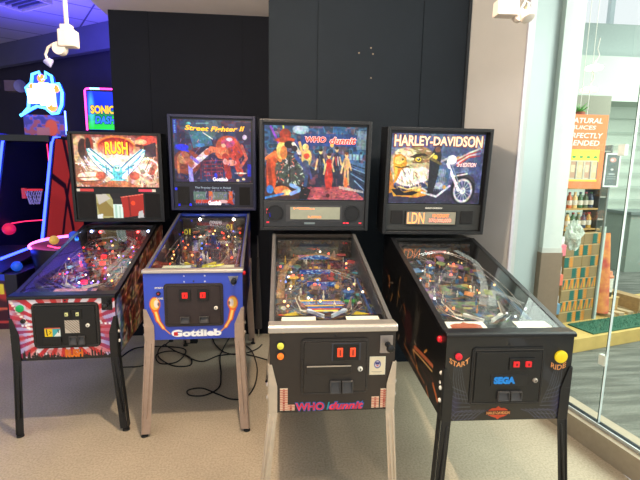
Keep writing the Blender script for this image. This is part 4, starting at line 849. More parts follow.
# ---------------------------------------------------------------- 4. HARLEY-DAVIDSON
def art_har():
    c = Cv(200, 140, 1.42, (60, 80, 125), 27)
    c.grad((70, 88, 125), (40, 44, 92), 1).noise(5, [(95, 120, 165), (60, 70, 130)], .7, .45).noise(11, [(150, 160, 190)], .5, .65)
    c.poly([(0, .74), (1, .84), (1, 1), (0, 1)], (48, 44, 68)).noise(14, [(60, 50, 90)], .3, .6)
    # eagle
    c.ell(.20, .47, .235, .27, (196, 172, 128)).ell(.30, .30, .15, .12, (150, 118, 70)).ell(.16, .30, .12, .10, (225, 205, 165))
    R = random.Random(6)
    for k in range(60):
        x, y = R.uniform(.03, .40), R.uniform(.22, .46); c.line([(x, y), (x+R.uniform(.02, .05), y+R.uniform(.0, .03))], .010, [(235, 220, 185), (120, 90, 55), (175, 145, 95)][k % 3])
    c.ell(.20, .62, .16, .13, (248, 244, 230)).ell(.34, .58, .10, .11, (235, 222, 200))
    for k in range(70):
        x, y = R.uniform(.08, .44), R.uniform(.50, .76); c.line([(x, y), (x+R.uniform(.01, .04), y+R.uniform(.03, .08))], .011, [(255, 252, 244), (176, 150, 112), (222, 200, 165), (120, 96, 76)][k % 4])
    c.poly([(.025, .36), (.05, .30), (.11, .29), (.165, .34), (.18, .42), (.165, .48), (.12, .52), (.10, .60), (.075, .68), (.045, .72), (.05, .60), (.035, .50)], (226, 140, 30)).poly([(.05, .34), (.11, .31), (.15, .36), (.13, .42), (.08, .44), (.05, .42)], (252, 205, 95)).poly([(.05, .46), (.09, .46), (.07, .62), (.055, .66)], (245, 180, 60)).line([(.055, .47), (.12, .49), (.20, .46)], .014, (70, 34, 14)).ell(.13, .37, .012, .018, (80, 40, 16))
    c.poly([(.20, .33), (.27, .285), (.36, .275), (.40, .31), (.33, .315), (.25, .35)], (52, 38, 28)).ell(.295, .365, .045, .042, (60, 40, 24)).ell(.295, .365, .036, .034, (238, 196, 60)).ell(.30, .365, .017, .02, (20, 14, 10)).ell(.293, .355, .006, .008, (255, 255, 255)).line([(.24, .41), (.34, .41)], .012, (90, 64, 40))
    c.poly([(0, .50), (.05, .72), (.04, .84), (0, .86)], (214, 120, 36)).poly([(0, .74), (.07, .79), (.16, .83), (.27, .79), (.40, .80), (.42, .88), (.30, .92), (.05, .90)], (222, 142, 40)).poly([(.02, .80), (.10, .79), (.17, .85), (.26, .82), (.33, .84), (.25, .89), (.08, .89)], (30, 22, 30)).ell(.30, .79, .05, .035, (250, 205, 100), .8).line([(.10, .76), (.20, .80), (.34, .76)], .018, (250, 220, 140))
    # motorcycle and rider
    c.ell(.81, .79, .135, .22, (22, 24, 34)).ell(.81, .81, .105, .18, (205, 200, 195)).ell(.81, .81, .085, .145, (60, 75, 110)).ell(.81, .81, .03, .05, (235, 230, 200))
    for k in range(14): a = k*math.pi/7; c.line([(.81, .81), (.81+.085*math.cos(a), .81+.145*math.sin(a))], .008, (190, 195, 205))
    c.poly([(.68, .66), (.72, .56), (.82, .54), (.92, .62), (.95, .72), (.86, .62), (.76, .60)], (52, 50, 60)); c.line([(.69, .6), (.84, .56)], .02, (235, 225, 220))
    c.line([(.62, .42), (.76, .80)], .045, (235, 235, 240)).line([(.66, .42), (.78, .76)], .02, (120, 130, 160))
    c.ell(.66, .36, .055, .065, (250, 245, 230)).ell(.66, .36, .03, .035, (255, 255, 255)).ell(.73, .34, .02, .03, (240, 160, 50)).line([(.52, .40), (.62, .34)], .03, (200, 200, 205)).line([(.72, .36), (.80, .28)], .016, (200, 60, 40))
    c.poly([(.52, .44), (.66, .50), (.64, .70), (.52, .78), (.48, .6)], (56, 88, 130)).ell(.56, .55, .05, .06, (110, 130, 155)).ell(.58, .66, .045, .05, (90, 100, 120)).ell(.54, .74, .05, .05, (150, 158, 170)).line([(.36, .84), (.52, .90), (.66, .74)], .03, (220, 220, 225)).line([(.36, .78), (.46, .86)], .025, (205, 205, 210)).ell(.60, .76, .02, .03, (240, 170, 60))
    for k in range(6): c.line([(.50+.02*k, .5), (.49+.02*k, .82)], .006, (150, 175, 205), .8)
    c.ell(.49, .33, .055, .14, (42, 38, 46)).poly([(.42, .34), (.54, .34), (.52, .6), (.48, .86), (.42, .86), (.42, .6)], (36, 38, 46)).ell(.50, .16, .045, .07, (44, 48, 70)).ell(.50, .22, .03, .04, (120, 75, 55)).ell(.475, .33, .028, .035, (245, 190, 50)).line([(.42, .34), (.54, .42)], .04, (110, 90, 50)).line([(.40, .36), (.46, .28)], .02, (235, 210, 110))
    # flag and signature
    for k in range(4): c.line([(.72, .44-.03*k), (.84, .32-.02*k), (.96, .30-.035*k)], .022, [(190, 50, 45), (220, 200, 190)][k % 2])
    c.ell(.95, .45, .04, .25, (50, 60, 120), .5); return c
p = Pin('pinball_machine', 'rightmost pinball machine, all black with an eagle and a motorcycle on its backglass', (1.009, 1.771), -.013, .868, .40, .712, 1.139, 1.160, .716, .079, .032, .293)
p.artm = ART
BLK2 = mat('black_laminate', (22, 22, 23), .35, 0, var=.08)
cab = p.cabinet(BLK2, BLK2)
def har_front():
    c = Cv(200, 136, 1.46, (22, 22, 23), 3)
    for sx in (-1, 1):
        X = lambda x: x if sx < 0 else 1-x
        R = random.Random(9)
        for k in range(5):
            x0 = .07+.012*k; c.line([(X(x0), .30), (X(x0+.01*k), .5+.02*k), (X(.10+.028*k), .72+.02*k)], .006, (72, 78, 90))
        for k in range(8):
            y = .55+.02*k+.035*k; c.line([(X(.03+.004*k), y), (X(.10), y+.06), (X(.17+.012*k), y+.10-.01*k)], .007, [(80, 88, 104), (60, 66, 96)][k % 2])
        for k in range(7): c.line([(X(.06+.03*k), .99), (X(.10+.035*k), .90), (X(.16+.035*k), .87)], .006, (80, 86, 120))
        c.ell(X(.08), .8, .05, .12, (50, 50, 110), .45, 0, 1)
    return c
O = p.fp(0, 0); har_front().sheet('front_artwork', O, p.fp(1, 0)-O, p.fp(0, 1)-O, PRINT, cab, .0012)
c = Cv(240, 90, 2.6, (20, 19, 20), 5)
for k in range(30):
    R = random.Random(50+k); x = R.uniform(.1, .9); y = R.uniform(.35, .95); c.line([(x, y), (x+R.uniform(-.05, .09), y+R.uniform(-.15, .15))], R.uniform(.01, .035), [(190, 110, 60), (110, 60, 40), (60, 25, 28), (150, 130, 110), (215, 150, 70)][k % 5])
c.line([(.12, .55), (.34, .70)], .05, (205, 110, 70)).line([(.12, .62), (.36, .76)], .02, (230, 190, 120)).line([(.2, .92), (.5, .88)], .03, (150, 90, 50)).ell(.45, .6, .06, .2, (60, 22, 26), .9).line([(.62, .2), (.66, .6)], .012, (190, 150, 100)).line([(.05, .85), (.1, .75)], .05, (215, 110, 50))
c2 = Cv(240, 90, 2.6, (20, 19, 20), 5); c2.c = c.c.copy(); side_sheet(p, c, -1, PRINT); side_sheet(p, c2, 1, PRINT)
p.legs(mat('black_leg_satin', (34, 34, 34), .4, .2, var=.06), WHT, .045, top_v=.36)
p.rails(BLKS, BLKS, .022, .06, .03)
p.backbox(BLK2, art_har, (.055, .055), .04, .715, mat('panel_dark_grey', (46, 47, 46), .5))
CREAM = mat('cream_letter_lit', (232, 200, 165), .4, 0, .5); BRN = mat('brown_letter_edge', (120, 45, 30), .4, 0, .4)
glass_text(p, 'title_lettering', 'HARLEY-DAVIDSON', (.02, .005, .985, .20), BRN, bold=.06, arc=.0, depth=.001, spacing=.98, taper=.28)
glass_text(p, 'title_lettering', 'HARLEY-DAVIDSON', (.028, .015, .975, .185), CREAM, bold=.025, depth=.003, spacing=.98, taper=.28)
glass_text(p, 'edition_lettering', '3rd EDITION', (.72, .40, .93, .46), PINKT, bold=.01, shear=.3)
dsp = p.onpanel('display', .235, .785, .72, .905, mat('dot_matrix_panel_warm', (128, 124, 108), .25, 0, .22), -.018, .008, 0)
BEZ = p.onpanel('display_bezel', .225, .775, .735, .915, BLKS, -.024, .006)
O, U, V = p.bvec(.235, .785, .72, .905, -.018)
text('display_characters', 'LDN', O, U, V, mat('amber_dots', (255, 150, 90), .4, 0, 1.3), dsp, (.02, .06, .36, .94), bold=-.0, lift=.001)
text('display_characters', '10 COUNT', O, U, V, OR, dsp, (.53, .16, .86, .42), bold=.01, lift=.001); text('display_characters', '370,000,000', O, U, V, mat('pink_dots', (255, 130, 110), .4, 0, 1.5), dsp, (.46, .54, .91, .85), bold=.01, lift=.001)
for u0, u1 in ((.085, .20), (.775, .895)): p.onpanel('speaker', u0, .775, u1, .90, GRILL, -.026, .006, .004)
text('maker_lettering', 'HARLEY-DAVIDSON', *p.bvec(0, 0, 1, 1, -.034), WHT, p.panel, (.42, .742, .585, .757), bold=.02, lift=.001); 
fr = p.coin_door(.20, .115, .775, .80, [(.505, .255, .575, .345), (.60, .255, .67, .345)], mat('dim_red_window', (200, 30, 35), .35, 0, .55), [(.415, .625, .505, .735), (.515, .625, .605, .735)], (.705, .50, 0), .018, .018, mat('coin_door_frame', (36, 36, 36), .4, .2), mat('coin_door_charcoal', (33, 33, 33), .4, .2))
pl = p.fbox('name_plate', .355, .425, .64, .56, mat('plate_black', (26, 26, 28), .35), fr, .017, .001, .013)
SB = mat('sky_blue_letter', (20, 130, 215), .4, 0, .15)
text('maker_lettering', 'SEGA', p.fp(0, 0, .017), p.fp(1, 0)-p.fp(0, 0), p.fp(0, 1)-p.fp(0, 0), SB, pl, (.375, .45, .545, .535), bold=.07, lift=.001, spacing=1.0)
OUV = (p.fp(0, 0), p.fp(1, 0)-p.fp(0, 0), p.fp(0, 1)-p.fp(0, 0))
b_ = p.fdisc('start_button', .095, .215, .019, BLKS, p.root, .005); p.fdisc('button_cap', .095, .215, .0155, mat('red_start_button', (205, 30, 45), .3, 0, .35), b_, .012, None, .005)
b_ = p.fdisc('ride_button', .905, .235, .029, mat('yellow_ride_button', (235, 205, 30), .35, 0, .15), p.root, .014)
OA = mat('orange_cream_letter', (235, 160, 95), .4)
text('button_lettering', 'START', *OUV, OA, cab, (.03, .285, .185, .345), bold=.02, lift=.002, arc=-.95); text('button_lettering', 'RIDE', *OUV, OA, cab, (.835, .335, .955, .395), bold=.005, lift=.002, arc=-.6)
lo = MB(); a = p.fp(.445, .905, .0015)
pts = [(-.045, .012), (-.028, .022), (-.012, .022), (0, .032), (.012, .022), (.028, .022), (.045, .012), (.045, -.012), (.028, -.02), (.012, -.024), (0, -.034), (-.012, -.024), (-.028, -.02), (-.045, -.012)]
lo.prism([a+Vector((x, 0, z)) for x, z in pts], (0, -.001, 0)); lo = lo.build('shield_logo', mat('shield_orange_red', (205, 70, 35), .4), cab)
p.fbox('shield_bar', .345, .880, .545, .93, mat('shield_bar_dark', (60, 25, 22), .4), cab, .0035, 0, .0027)
text('shield_lettering', 'HARLEY-DAVIDSON', *OUV, OA, cab, (.352, .888, .538, .922), bold=.02, lift=.004)
MB().lathe((-p.w-.001, .07, p.zt-.035), (-1, 0, 0), [(0, .015), (.01, .015), (.016, .010)], 16).build('flipper_button', mat('red_flipper_button', (205, 20, 35), .3, 0, .3), p.root)
for zz in (.21, .255): MB().lathe((-p.w-.001, .028, p.zt-zz+.03), (-1, 0, 0), [(0, .010), (.006, .010), (.01, .006)], 12).build('leg_bolt', WHT, p.root)
p.cards = [(-.93, -.22), (.33, .95)]; p.cardm = mat('white_card', (235, 232, 222), .6, 0, .05); p.flip = mat('white_flipper', (225, 225, 220), .4)
p.bumps = [(.0, .66), (-.3, .8), (.3, .82)]; p.nlamp = 22
p.lampm = [lamp_mat((255, 200, 130), 1.6), lamp_mat((255, 120, 60), 1.5), lamp_mat((225, 235, 255), 2)]
p.ramps = [[(.75, .2, .04), (.8, .45, .07), (.6, .75, .1), (.1, .9, .11), (-.5, .85, .1)], [(.2, .35, .02), (.5, .5, .05), (.75, .75, .09), (.5, .93, .1)], [(-.7, .3, .04), (-.6, .55, .07), (-.35, .75, .09), (-.75, .9, .1)], [(.9, .3, .05), (.55, .45, .06), (.3, .3, .04)]]; p.rampm = None
pp = pf_paint((84, 82, 84), [(110, 110, 112), (60, 90, 130), (170, 120, 90), (120, 150, 110), (150, 110, 150), (60, 60, 66)], 51, [(220, 220, 210), (230, 140, 70), (90, 140, 190), (240, 230, 130)], .42)
pp.ell(.2, .98, .1, .03, (205, 90, 40)); 
p.playfield(pp, PF_LIT, [(110, 100, 95), (70, 110, 150), (190, 120, 70), (130, 140, 90), (130, 90, 130)], 51)
O = p.pfp(0, .055, .0565); ap = bpy.context.scene.objects
lo2 = MB().prism([p.pfp(-.58+.27*x/.045, .075+1.3*z, .0575) for x, z in pts], (0, 0, .001)); lo2.build('card_logo', mat('card_logo_brown', (165, 80, 45), .5), p.pf)

# ---------------------------------------------------------------- cables on the floor under the machines
def cable(pts, label, r=.005, m=RUB):
    P = [Vector(q) for q in pts]; out = []
    for i in range(len(P)-1):
        a, b, c_, d = P[max(i-1, 0)], P[i], P[i+1], P[min(i+2, len(P)-1)]
        for k in range(10):
            t = k/10; out.append(.5*((2*b)+(c_-a)*t+(2*a-5*b+4*c_-d)*t*t+(3*b-a-3*c_+d)*t**3))
    out.append(P[-1]); out = [Vector((q.x, q.y, max(q.z, r+.0005))) for q in out]
    return tag(MB().tube(out, r, 8).build('power_cable', m), label, 'cable', 'power cables on the floor')
def fl(px, py):
    d = fw + rt*((px-320)/F_PX) + up*((240-py)/F_PX); t = -CAM_H/d.z; q = Vector((0, 0, CAM_H))+d*t; return (q.x, q.y, .006)
def ev(l, dz=0): return [(x, y, z+dz) for x, y, z in l]
cable([fl(x, y) for x, y in [(121, 358), (135, 349), (160, 347), (185, 350), (178, 362), (160, 364), (157, 355), (175, 352), (200, 362), (220, 356), (245, 355), (272, 362)]], 'black cable looping behind the left leg of the blue machine')
cable([(-.75, 3.82, .60), (-.74, 3.86, .3)]+[fl(x, y) for x, y in [(166, 345), (158, 356), (172, 366), (190, 366), (190, 358), (176, 352), (164, 345)]], 'black cable dropping from the blue machine and coiling on the floor')
cable([(-.38, 3.83, .60), (-.37, 3.86, .3)]+[fl(x, y) for x, y in [(222, 352), (221, 375), (219, 388), (205, 396), (190, 396), (188, 391), (202, 389), (218, 395), (232, 400), (246, 398), (255, 385), (257, 368), (252, 352), (245, 346)]], 'black cable making a wide loop in the shadow right under the blue machine')
cable([fl(x, y) for x, y in [(212, 338), (216, 346), (225, 353), (240, 355), (256, 350), (262, 345)]], 'short black cable arching near the rear wall right of the blue machine')
cable([fl(x, y) for x, y in [(118, 368), (140, 367), (150, 363)]], 'short straight black cable crossing the floor beside the sunburst machine')
k = tag(MB().box((fl(187, 346)[0]-.05, 3.86, 0), (fl(187, 346)[0]+.08, 3.90, .03)).build('plug_strip', RUB, None, .004), 'small black power strip on the floor by the rear wall', 'power strip')
# slim dark pole leaning at the rear wall
po = empty('furled_umbrella', (-.24, 3.97, 0)); tag(po, 'slim dark furled umbrella standing by the rear wall just right of the royal blue machine', 'umbrella')
MB().tube([(0, 0, .10), (.0, .0, .35), (-.005, .03, .78)], [.034, .026, .010], 12).build('canopy', mat('umbrella_grey', (50, 45, 46), .7), po)
MB().tube([(0, 0, 0), (0, 0, .12)], .005, 8).build('tip', CHR, po); MB().tube([(-.005, .03, .78), (-.007, .035, .98)], .006, 8).build('shaft', mat('shaft_grey', (110, 105, 105), .4, .6), po)

# ---------------------------------------------------------------- track lights
TW = mat('off_white_fixture', (225, 212, 200), .5)
def track(loc, label, size, rod, arm):
    t = empty('track_light', loc); tag(t, label, 'track light', 'white track lights')
    a, b, c_ = size; MB().box((-a, -b, -c_), (a, b, c_)).build('housing', TW, t, .006)
    MB().tube([(-.005, 0, c_), (-.005, 0, rod)], .011, 10).build('rod', TW, t); MB().lathe((-.005, 0, rod-.012), (0, 0, 1), [(0, .04), (.012, .04)], 16).build('ceiling_plate', TW, t); MB().box((-.03, -.02, c_), (.02, .02, c_+.025)).build('mount', TW, t)
    M = MB(); M.tube(arm, .007, 8); M.build('arm', TW, t)
    h = Vector(arm[0]); MB().lathe(h+Vector((0, -.02, 0)), (0, 1, 0), [(0, .032), (.04, .032)], 18).build('swivel', TW, t)
    return t
loc = at(68.5, 39, 2.5)
t = track(loc, 'white track light on a rod, hanging left above the sunburst machine', (.043, .03, .042), 2.9-loc.z, [(-.045, 0, -.05), (-.075, 0, -.025), (-.105, 0, -.045), (-.12, 0, -.08), (-.115, 0, -.105)])
MB().lathe((-.112, 0, -.10), (.25, 0, -1), [(0, .008), (.01, .024), (.018, .024), (.045, .003)], 14).build('lamp_head', mat('lamp_lens', (190, 185, 235), .2, .3, .1), t)
loc = at(506, 9, 2.4)
t = track(loc, 'white track light above the right end of the taupe wall, near the shop window', (.058, .035, .038), 4.2-loc.z, [(.075, 0, -.03), (.085, 0, .01), (.105, 0, .045), (.125, 0, .035), (.12, 0, .0), (.1, 0, -.02)])
MB().lathe((.098, -.02, -.015), (.2, -.5, -1), [(0, .012), (.012, .033), (.045, .036), (.05, .03), (.048, .0)], 18).build('lamp_head', TW, t)
MB().lathe((.12, 0, .015), (0, 0, -1), [(0, .013), (.03, .013)], 12).build('socket', mat('yellowish_socket', (225, 215, 160), .5), t)

# ---------------------------------------------------------------- shop window front on the right
DIR = Vector((.19, -1, 0)).normalized(); NRM = Vector((DIR.y, -DIR.x, 0))*-1   # towards the mall
if NRM.x < 0: NRM = -NRM
G0 = Vector((1.675, 3.06, 0))
def gp(t, n=0, z=0): return G0+DIR*t+NRM*n+Vector((0, 0, z))
def gbox(M, t0, t1, n0, n1, z0, z1): return M.prism([gp(t0, n0, z0), gp(t1, n0, z0), gp(t1, n1, z0), gp(t0, n1, z0)], (0, 0, z1-z0))
KERB = mat('kerb_stone', (172, 158, 135), .7, var=.05)
struct('baseboard_right', gbox(MB(), -.1, 4.6, -.06, .12, 0, .135), KERB)
struct('trim_4', gbox(MB(), 0, 4.6, -.012, .03, .135, .150), mat('dark_channel', (36, 42, 48), .4, .5))
struct('trim_5', gbox(MB(), 0, 4.6, -.02, -.012, .135, .155), mat('steel_edge', (210, 215, 215), .35, .6))
struct('trim_6', gbox(MB(), -.012, .002, -.012, .012, .135, 4.2), mat('white_corner_trim', (176, 172, 180), .4))
MG = glassmat('shop_window_glass', (.965, .99, .975), .9)
jt = 1.05*0+ .0
# joint position from the photograph: where the pane edge meets the sill
d = fw + rt*((594.5-320)/F_PX) + up*((240-423)/F_PX); T = (.15-CAM_H)/d.z; q = Vector((0, 0, CAM_H))+d*T; jt = (q-G0).dot(DIR)
o = struct('window_1', gbox(MB(), .0, jt-.004, .004, .014, .15, 4.2), MG); o2 = struct('window_2', gbox(MB(), jt+.004, 4.6, .004, .014, .15, 4.2), MG)
struct('trim_7', gbox(MB(), jt-.0045, jt+.0005, .002, .016, .15, 4.2), mat('green_glass_edge', (40, 75, 66), .2)); struct('trim_7', gbox(MB(), jt+.0005, jt+.003, .002, .016, .15, 4.2), mat('pale_glass_edge', (225, 235, 235), .3))
z1 = at(602, 362, 1).z
for px, py in ((602, 360), (622, 150)):
    d = fw + rt*((px-320)/F_PX) + up*((240-py)/F_PX); nn = NRM; tt = (G0-Vector((0, 0, CAM_H))).dot(nn)/d.dot(nn); q = Vector((0, 0, CAM_H))+d*tt
    tq = (q-G0).dot(DIR); struct('trim_8', gbox(MB(), tq-.02, tq+.02, -.004, .02, q.z-.03, q.z+.03), mat('clear_clip', (205, 215, 205), .3))

# mall outside
def mallfloor():
    m = mat('mall_floor', (150, 158, 148), .8); nt = m.node_tree; b = nt.nodes['Principled BSDF']
    tc = nt.nodes.new('ShaderNodeTexCoord'); mp = nt.nodes.new('ShaderNodeMapping'); mp.inputs['Scale'].default_value = (1.2, 9, 1); mp.inputs['Rotation'].default_value = (0, 0, math.radians(-8))
    n1 = nt.nodes.new('ShaderNodeTexNoise'); n1.inputs['Scale'].default_value = 1.6; n1.inputs['Detail'].default_value = 3
    n2 = nt.nodes.new('ShaderNodeTexNoise'); n2.inputs['Scale'].default_value = 120
    nt.links.new(tc.outputs['Object'], mp.inputs[0]); nt.links.new(mp.outputs[0], n1.inputs['Vector']); nt.links.new(tc.outputs['Object'], n2.inputs['Vector'])
    r = nt.nodes.new('ShaderNodeValToRGB'); r.color_ramp.elements[0].position = .4; r.color_ramp.elements[1].position = .62; r.color_ramp.elements[0].color = tuple(lin((96, 100, 92)))+(1,); r.color_ramp.elements[1].color = tuple(lin((132, 136, 126)))+(1,)
    r2 = nt.nodes.new('ShaderNodeValToRGB'); r2.color_ramp.elements[0].position = .35; r2.color_ramp.elements[1].position = .65; r2.color_ramp.elements[0].color = (.42, .42, .42, 1)
    mx = nt.nodes.new('ShaderNodeMixRGB'); mx.blend_type = 'MULTIPLY'; mx.inputs[0].default_value = 1
    nt.links.new(n1.outputs[0], r.inputs[0]); nt.links.new(n2.outputs[0], r2.inputs[0]); nt.links.new(r.outputs[0], mx.inputs[1]); nt.links.new(r2.outputs[0], mx.inputs[2]); nt.links.new(mx.outputs[0], b.inputs['Base Color']); return m
struct('floor', MB().prism([gp(4.6, .12), gp(-.1, .12), (1.9, 3.6, 0), (1.9, 9, 0), (12, 9, 0), (12, -2, 0)][::-1], (0, 0, -.08)), mallfloor())
# blue-grey wall beyond the pane, then the white column on its brown base
wallseg('wall_front', (1.80, 3.42), (2.40, 3.56), 0, 4.6, mat('blue_grey_panel', (168, 178, 176), .4, var=.04, scale=3), .06)
cl = empty('column', (2.355, 3.77, 0), math.radians(0)); tag(cl, 'white square mall column on a brown tiled base, behind the shop window', 'column')
MB().box((-.185, -.32, .97), (-.02, 0, 4.8)).build('shaft', mat('white_column_paint', (200, 206, 200), .6, var=.02), cl); MB().box((-.19, -.325, .93), (-.015, .005, .97)).build('collar', mat('column_collar', (190, 190, 182), .5), cl)
MB().box((-.195, -.33, 0), (-.008, .01, .93)).build('base', mat('brown_base_tile', (128, 110, 92), .45, var=.05), cl)

# the shop across: plinth, mat, goods
YB = mat('yellow_wood', (196, 168, 96), .6, var=.12, scale=8)
pd = Vector((.82, .24, 0)).normalized(); pn = Vector((-pd.y, pd.x, 0)); P0 = Vector((2.58, 3.50, 0))
def sp(a, b, z=0): return P0+pd*a+pn*b+Vector((0, 0, z))
def sbox(M, a0, a1, b0, b1, z0, z1): return M.prism([sp(a0, b0, z0), sp(a1, b0, z0), sp(a1, b1, z0), sp(a0, b1, z0)], (0, 0, z1-z0))
tag(MB().prism([sp(-.08, 0), sp(3.2, 0), sp(3.2, .85), sp(.2, .85)], (0, 0, .13)).build('display_platform', YB, None, .004), 'yellow-brown low wooden platform carrying the juice shop goods', 'platform')
GRM = mat('green_grass_mat', (48, 98, 76), .95, var=.4, scale=120, bump=.6)
MM = sbox(MB(), .28, 3.1, .03, .30, .131, .142); R = random.Random(8)
for k in range(1500):
    a, b = R.uniform(.29, 3.0), R.uniform(.04, .29); q = sp(a, b, .142); hh = R.uniform(.015, .03); MM.add([q, q+Vector((.006, .002, 0)), q+Vector((R.uniform(-.01, .01), R.uniform(-.01, .01), hh))], [(0, 1, 2)])
tag(MM.build('grass_mat', GRM), 'dark green artificial grass strip on the edge of the platform', 'mat')
M = MB()
for k in range(14): M.prism([sp(.90+.14*k, .32, .132), sp(.98+.14*k, .32, .132), sp(.91+.14*k, .66, .132), sp(.83+.14*k, .66, .132)], (0, 0, .03))
tag(M.build('slatted_pallet', mat('pale_pine', (178, 160, 125), .7, var=.12, scale=10)), 'slatted pale wood pallet lying behind the grass strip', 'pallet')
BOX = mat('kraft_carton', (172, 144, 96), .75, var=.08, scale=15)
def carton(a, b, z, wd, dp, h, par_label, seed, style, grp='juice cartons stacked on the platform'):
    o = empty('carton', sp(a, b, z), math.atan2(pd.y, pd.x)); tag(o, par_label, 'carton', grp)
    bx = MB().box((0, 0, 0), (wd, dp, h)).build('box', BOX, o, .002); c = Cv(60, 24, wd/h, (150, 128, 88), seed); R = random.Random(seed)
    G, Or, Yl = (38, 105, 92), (225, 135, 45), (205, 175, 70)
    if style == 0:
        x = .0 if seed % 2 else .5
        c.rect(x, .04, x+.3, .96, G).rect(x+.3, .04, x+.5, .96, Or)
        for k in range(5): c.line([(x+.26, .15+.17*k), (x+.5, .2+.17*k)], .07, (180, 150, 90))
    else:
        for k in range(6): x = k/6; c.poly([(x, .05), (x+.16, .05), (x+.08, .9)], [G, Or][k % 2]).poly([(x+.16, .05), (x+.16, .95), (x+.08, .9)], [Or, Yl][k % 2])
    c.rect(0, 0, 1, .05, (205, 180, 130)); c.sheet('front_print', (0, -.0012, h), (wd, 0, 0), (0, 0, -h), PRINT, bx, .0)
rows = 8; hh = .112
pos = ['bottom', 'second', 'third', 'fourth', 'fifth', 'sixth', 'seventh', 'top']
for r_ in range(rows):
    for j in range(2): carton(.28+.235*j-.06, .36, .13+hh*r_, .23, .26, hh-.003, 'printed juice carton in the %s stack, %s row of the pile' % (['left', 'right'][j], pos[r_]), r_*2+j+(r_ % 2), 1 if r_ in (1, 2, 3) and r_ != 2 else 0)
# upright post
tag(sbox(MB(), .68, .72, .34, .38, .13, 1.08).build('post', mat('pale_green_post', (190, 205, 190), .5)), 'pale green upright post right of the carton pile', 'post')
# shelf rack of bottles standing above the pile
tp = .13+hh*rows
rk = empty('bottle_rack', sp(.20, .40, tp), math.atan2(pd.y, pd.x)); tag(rk, 'small wooden rack of juice bottles on top of the carton pile', 'rack')
for k in range(3): MB().box((0, 0, .02+k*.2), (.46, .16, .035+k*.2)).build('shelf', mat('rack_wood', (176, 140, 80), .6), rk)
for x in (0, .445): MB().box((x, 0, 0), (x+.015, .16, .655)).build('upright', mat('rack_dark', (60, 62, 58), .6), rk)
BC = [(205, 110, 55), (90, 105, 70), (170, 60, 60), (225, 190, 120), (55, 70, 90), (200, 70, 80), (70, 110, 70), (190, 150, 70)]; R = random.Random(12)
for k in range(3):
    for j in range(6):
        o = empty('juice_bottle', sp(.245+.073*j, .46, tp+.0355+.2*k)); r_ = .026
        cn = ['orange', 'olive green', 'dark red', 'cream', 'slate blue', 'pink', 'green', 'golden'][(j*3+k*5) % 8]; col = BC[(j*3+k*5) % 8]
        tag(o, '%s juice bottle, %s from the left on the %s shelf of the rack' % (cn, ['first', 'second', 'third', 'fourth', 'fifth', 'last'][j], ['lowest', 'middle', 'upper'][k]), 'bottle', 'juice bottles in the rack')
        bt = MB().lathe((0, 0, 0), (0, 0, 1), [(0, r_), (.10, r_), (.125, .012), (.14, .011)], 12).build('body', mat('juice', col, .2, 0, var=.15), o)
        MB().lathe((0, 0, .14), (0, 0, 1), [(0, .013), (.015, .013)], 10).build('cap', mat('cap', BC[(j+k) % 8], .4), o); MB().lathe((0, 0, .03), (0, 0, 1), [(0, r_+.0008), (.045, r_+.0008)], 12).build('label', mat('paper_label', (225, 215, 195), .6, var=.3, scale=60), o)
# big bottle with blue band
o = empty('water_jug', sp(.71, .50, 1.085)); 
# crumpled clear bag
def blob(name, c0, rad, m, seed, n=20, sc=(1, 1, 1), amp=.22):
    R = np.random.RandomState(seed); M = MB(); V = []
    for i in range(n+1):
        for j in range(n*2):
            th = math.pi*i/n; ph = math.pi*j/n; k = 1+amp*(R.rand()-.5)+.08*math.sin(5*ph+3*th); V.append((c0[0]+rad*sc[0]*k*math.sin(th)*math.cos(ph), c0[1]+rad*sc[1]*k*math.sin(th)*math.sin(ph), c0[2]+rad*sc[2]*k*math.cos(th)))
    Fs = [(i*2*n+j, i*2*n+(j+1) % (2*n), (i+1)*2*n+(j+1) % (2*n), (i+1)*2*n+j) for i in range(n) for j in range(2*n)]
    M.add(V, Fs, False); return M.build(name, m)
bpy.data.objects.remove(o)
jg = empty('water_jug', sp(.63, .55, tp+.02)); tag(jg, 'clear bottle with a deep blue band beside the rack of bottles', 'bottle')
bd_ = MB().lathe((.11, 0, 0), (0, 0, 1), [(0, .045), (.16, .05), (.2, .03), (.22, .02)], 18).build('body', mat('blue_grey_bottle', (120, 150, 165), .2, alpha=.8), jg); MB().lathe((.11, 0, .10), (0, 0, 1), [(0, .051), (.055, .051)], 18).build('band', mat('deep_blue_band', (25, 70, 150), .3), jg); MB().lathe((.11, 0, .22), (0, 0, 1), [(0, .024), (.02, .024)], 14).build('cap', RUB, jg)
MB().box((.05, -.06, -.02), (.17, .06, 0)).build('stand', BOX, jg)
b_ = blob('plastic_bag', at(573, 235, 3.66), .08, mat('crumpled_clear_plastic', (205, 215, 200), .25, 0, var=.3, scale=40, alpha=.75), 3, n=9, sc=(.9, .8, 1.4), amp=.75); tag(b_, 'crumpled clear plastic bag full of goods beside the white column', 'bag')
# tiered stand of cartons left
ts = empty('tiered_stand', (2.44, 3.62, 0), 0); tag(ts, 'white tiered stand with pink and blue trays beside the column base', 'display stand')
for k, cc in enumerate([(110, 150, 175), (235, 120, 95), (238, 130, 140)]):
    z = .33+k*.27; MB().box((-.05, -.02, z), (.045, .10, z+.10)).build('tray', mat('tray', cc, .5, 0, var=.1), ts, .004)
    MB().box((-.03, .0, z+.10), (.035, .08, z+.17)).build('pack', mat('white_pack', (225, 228, 220), .6, var=.35, scale=50), ts, .003)
MB().box((-.02, .05, 0), (.03, .09, .93)).build('upright', mat('stand_white', (205, 210, 200), .5), ts)
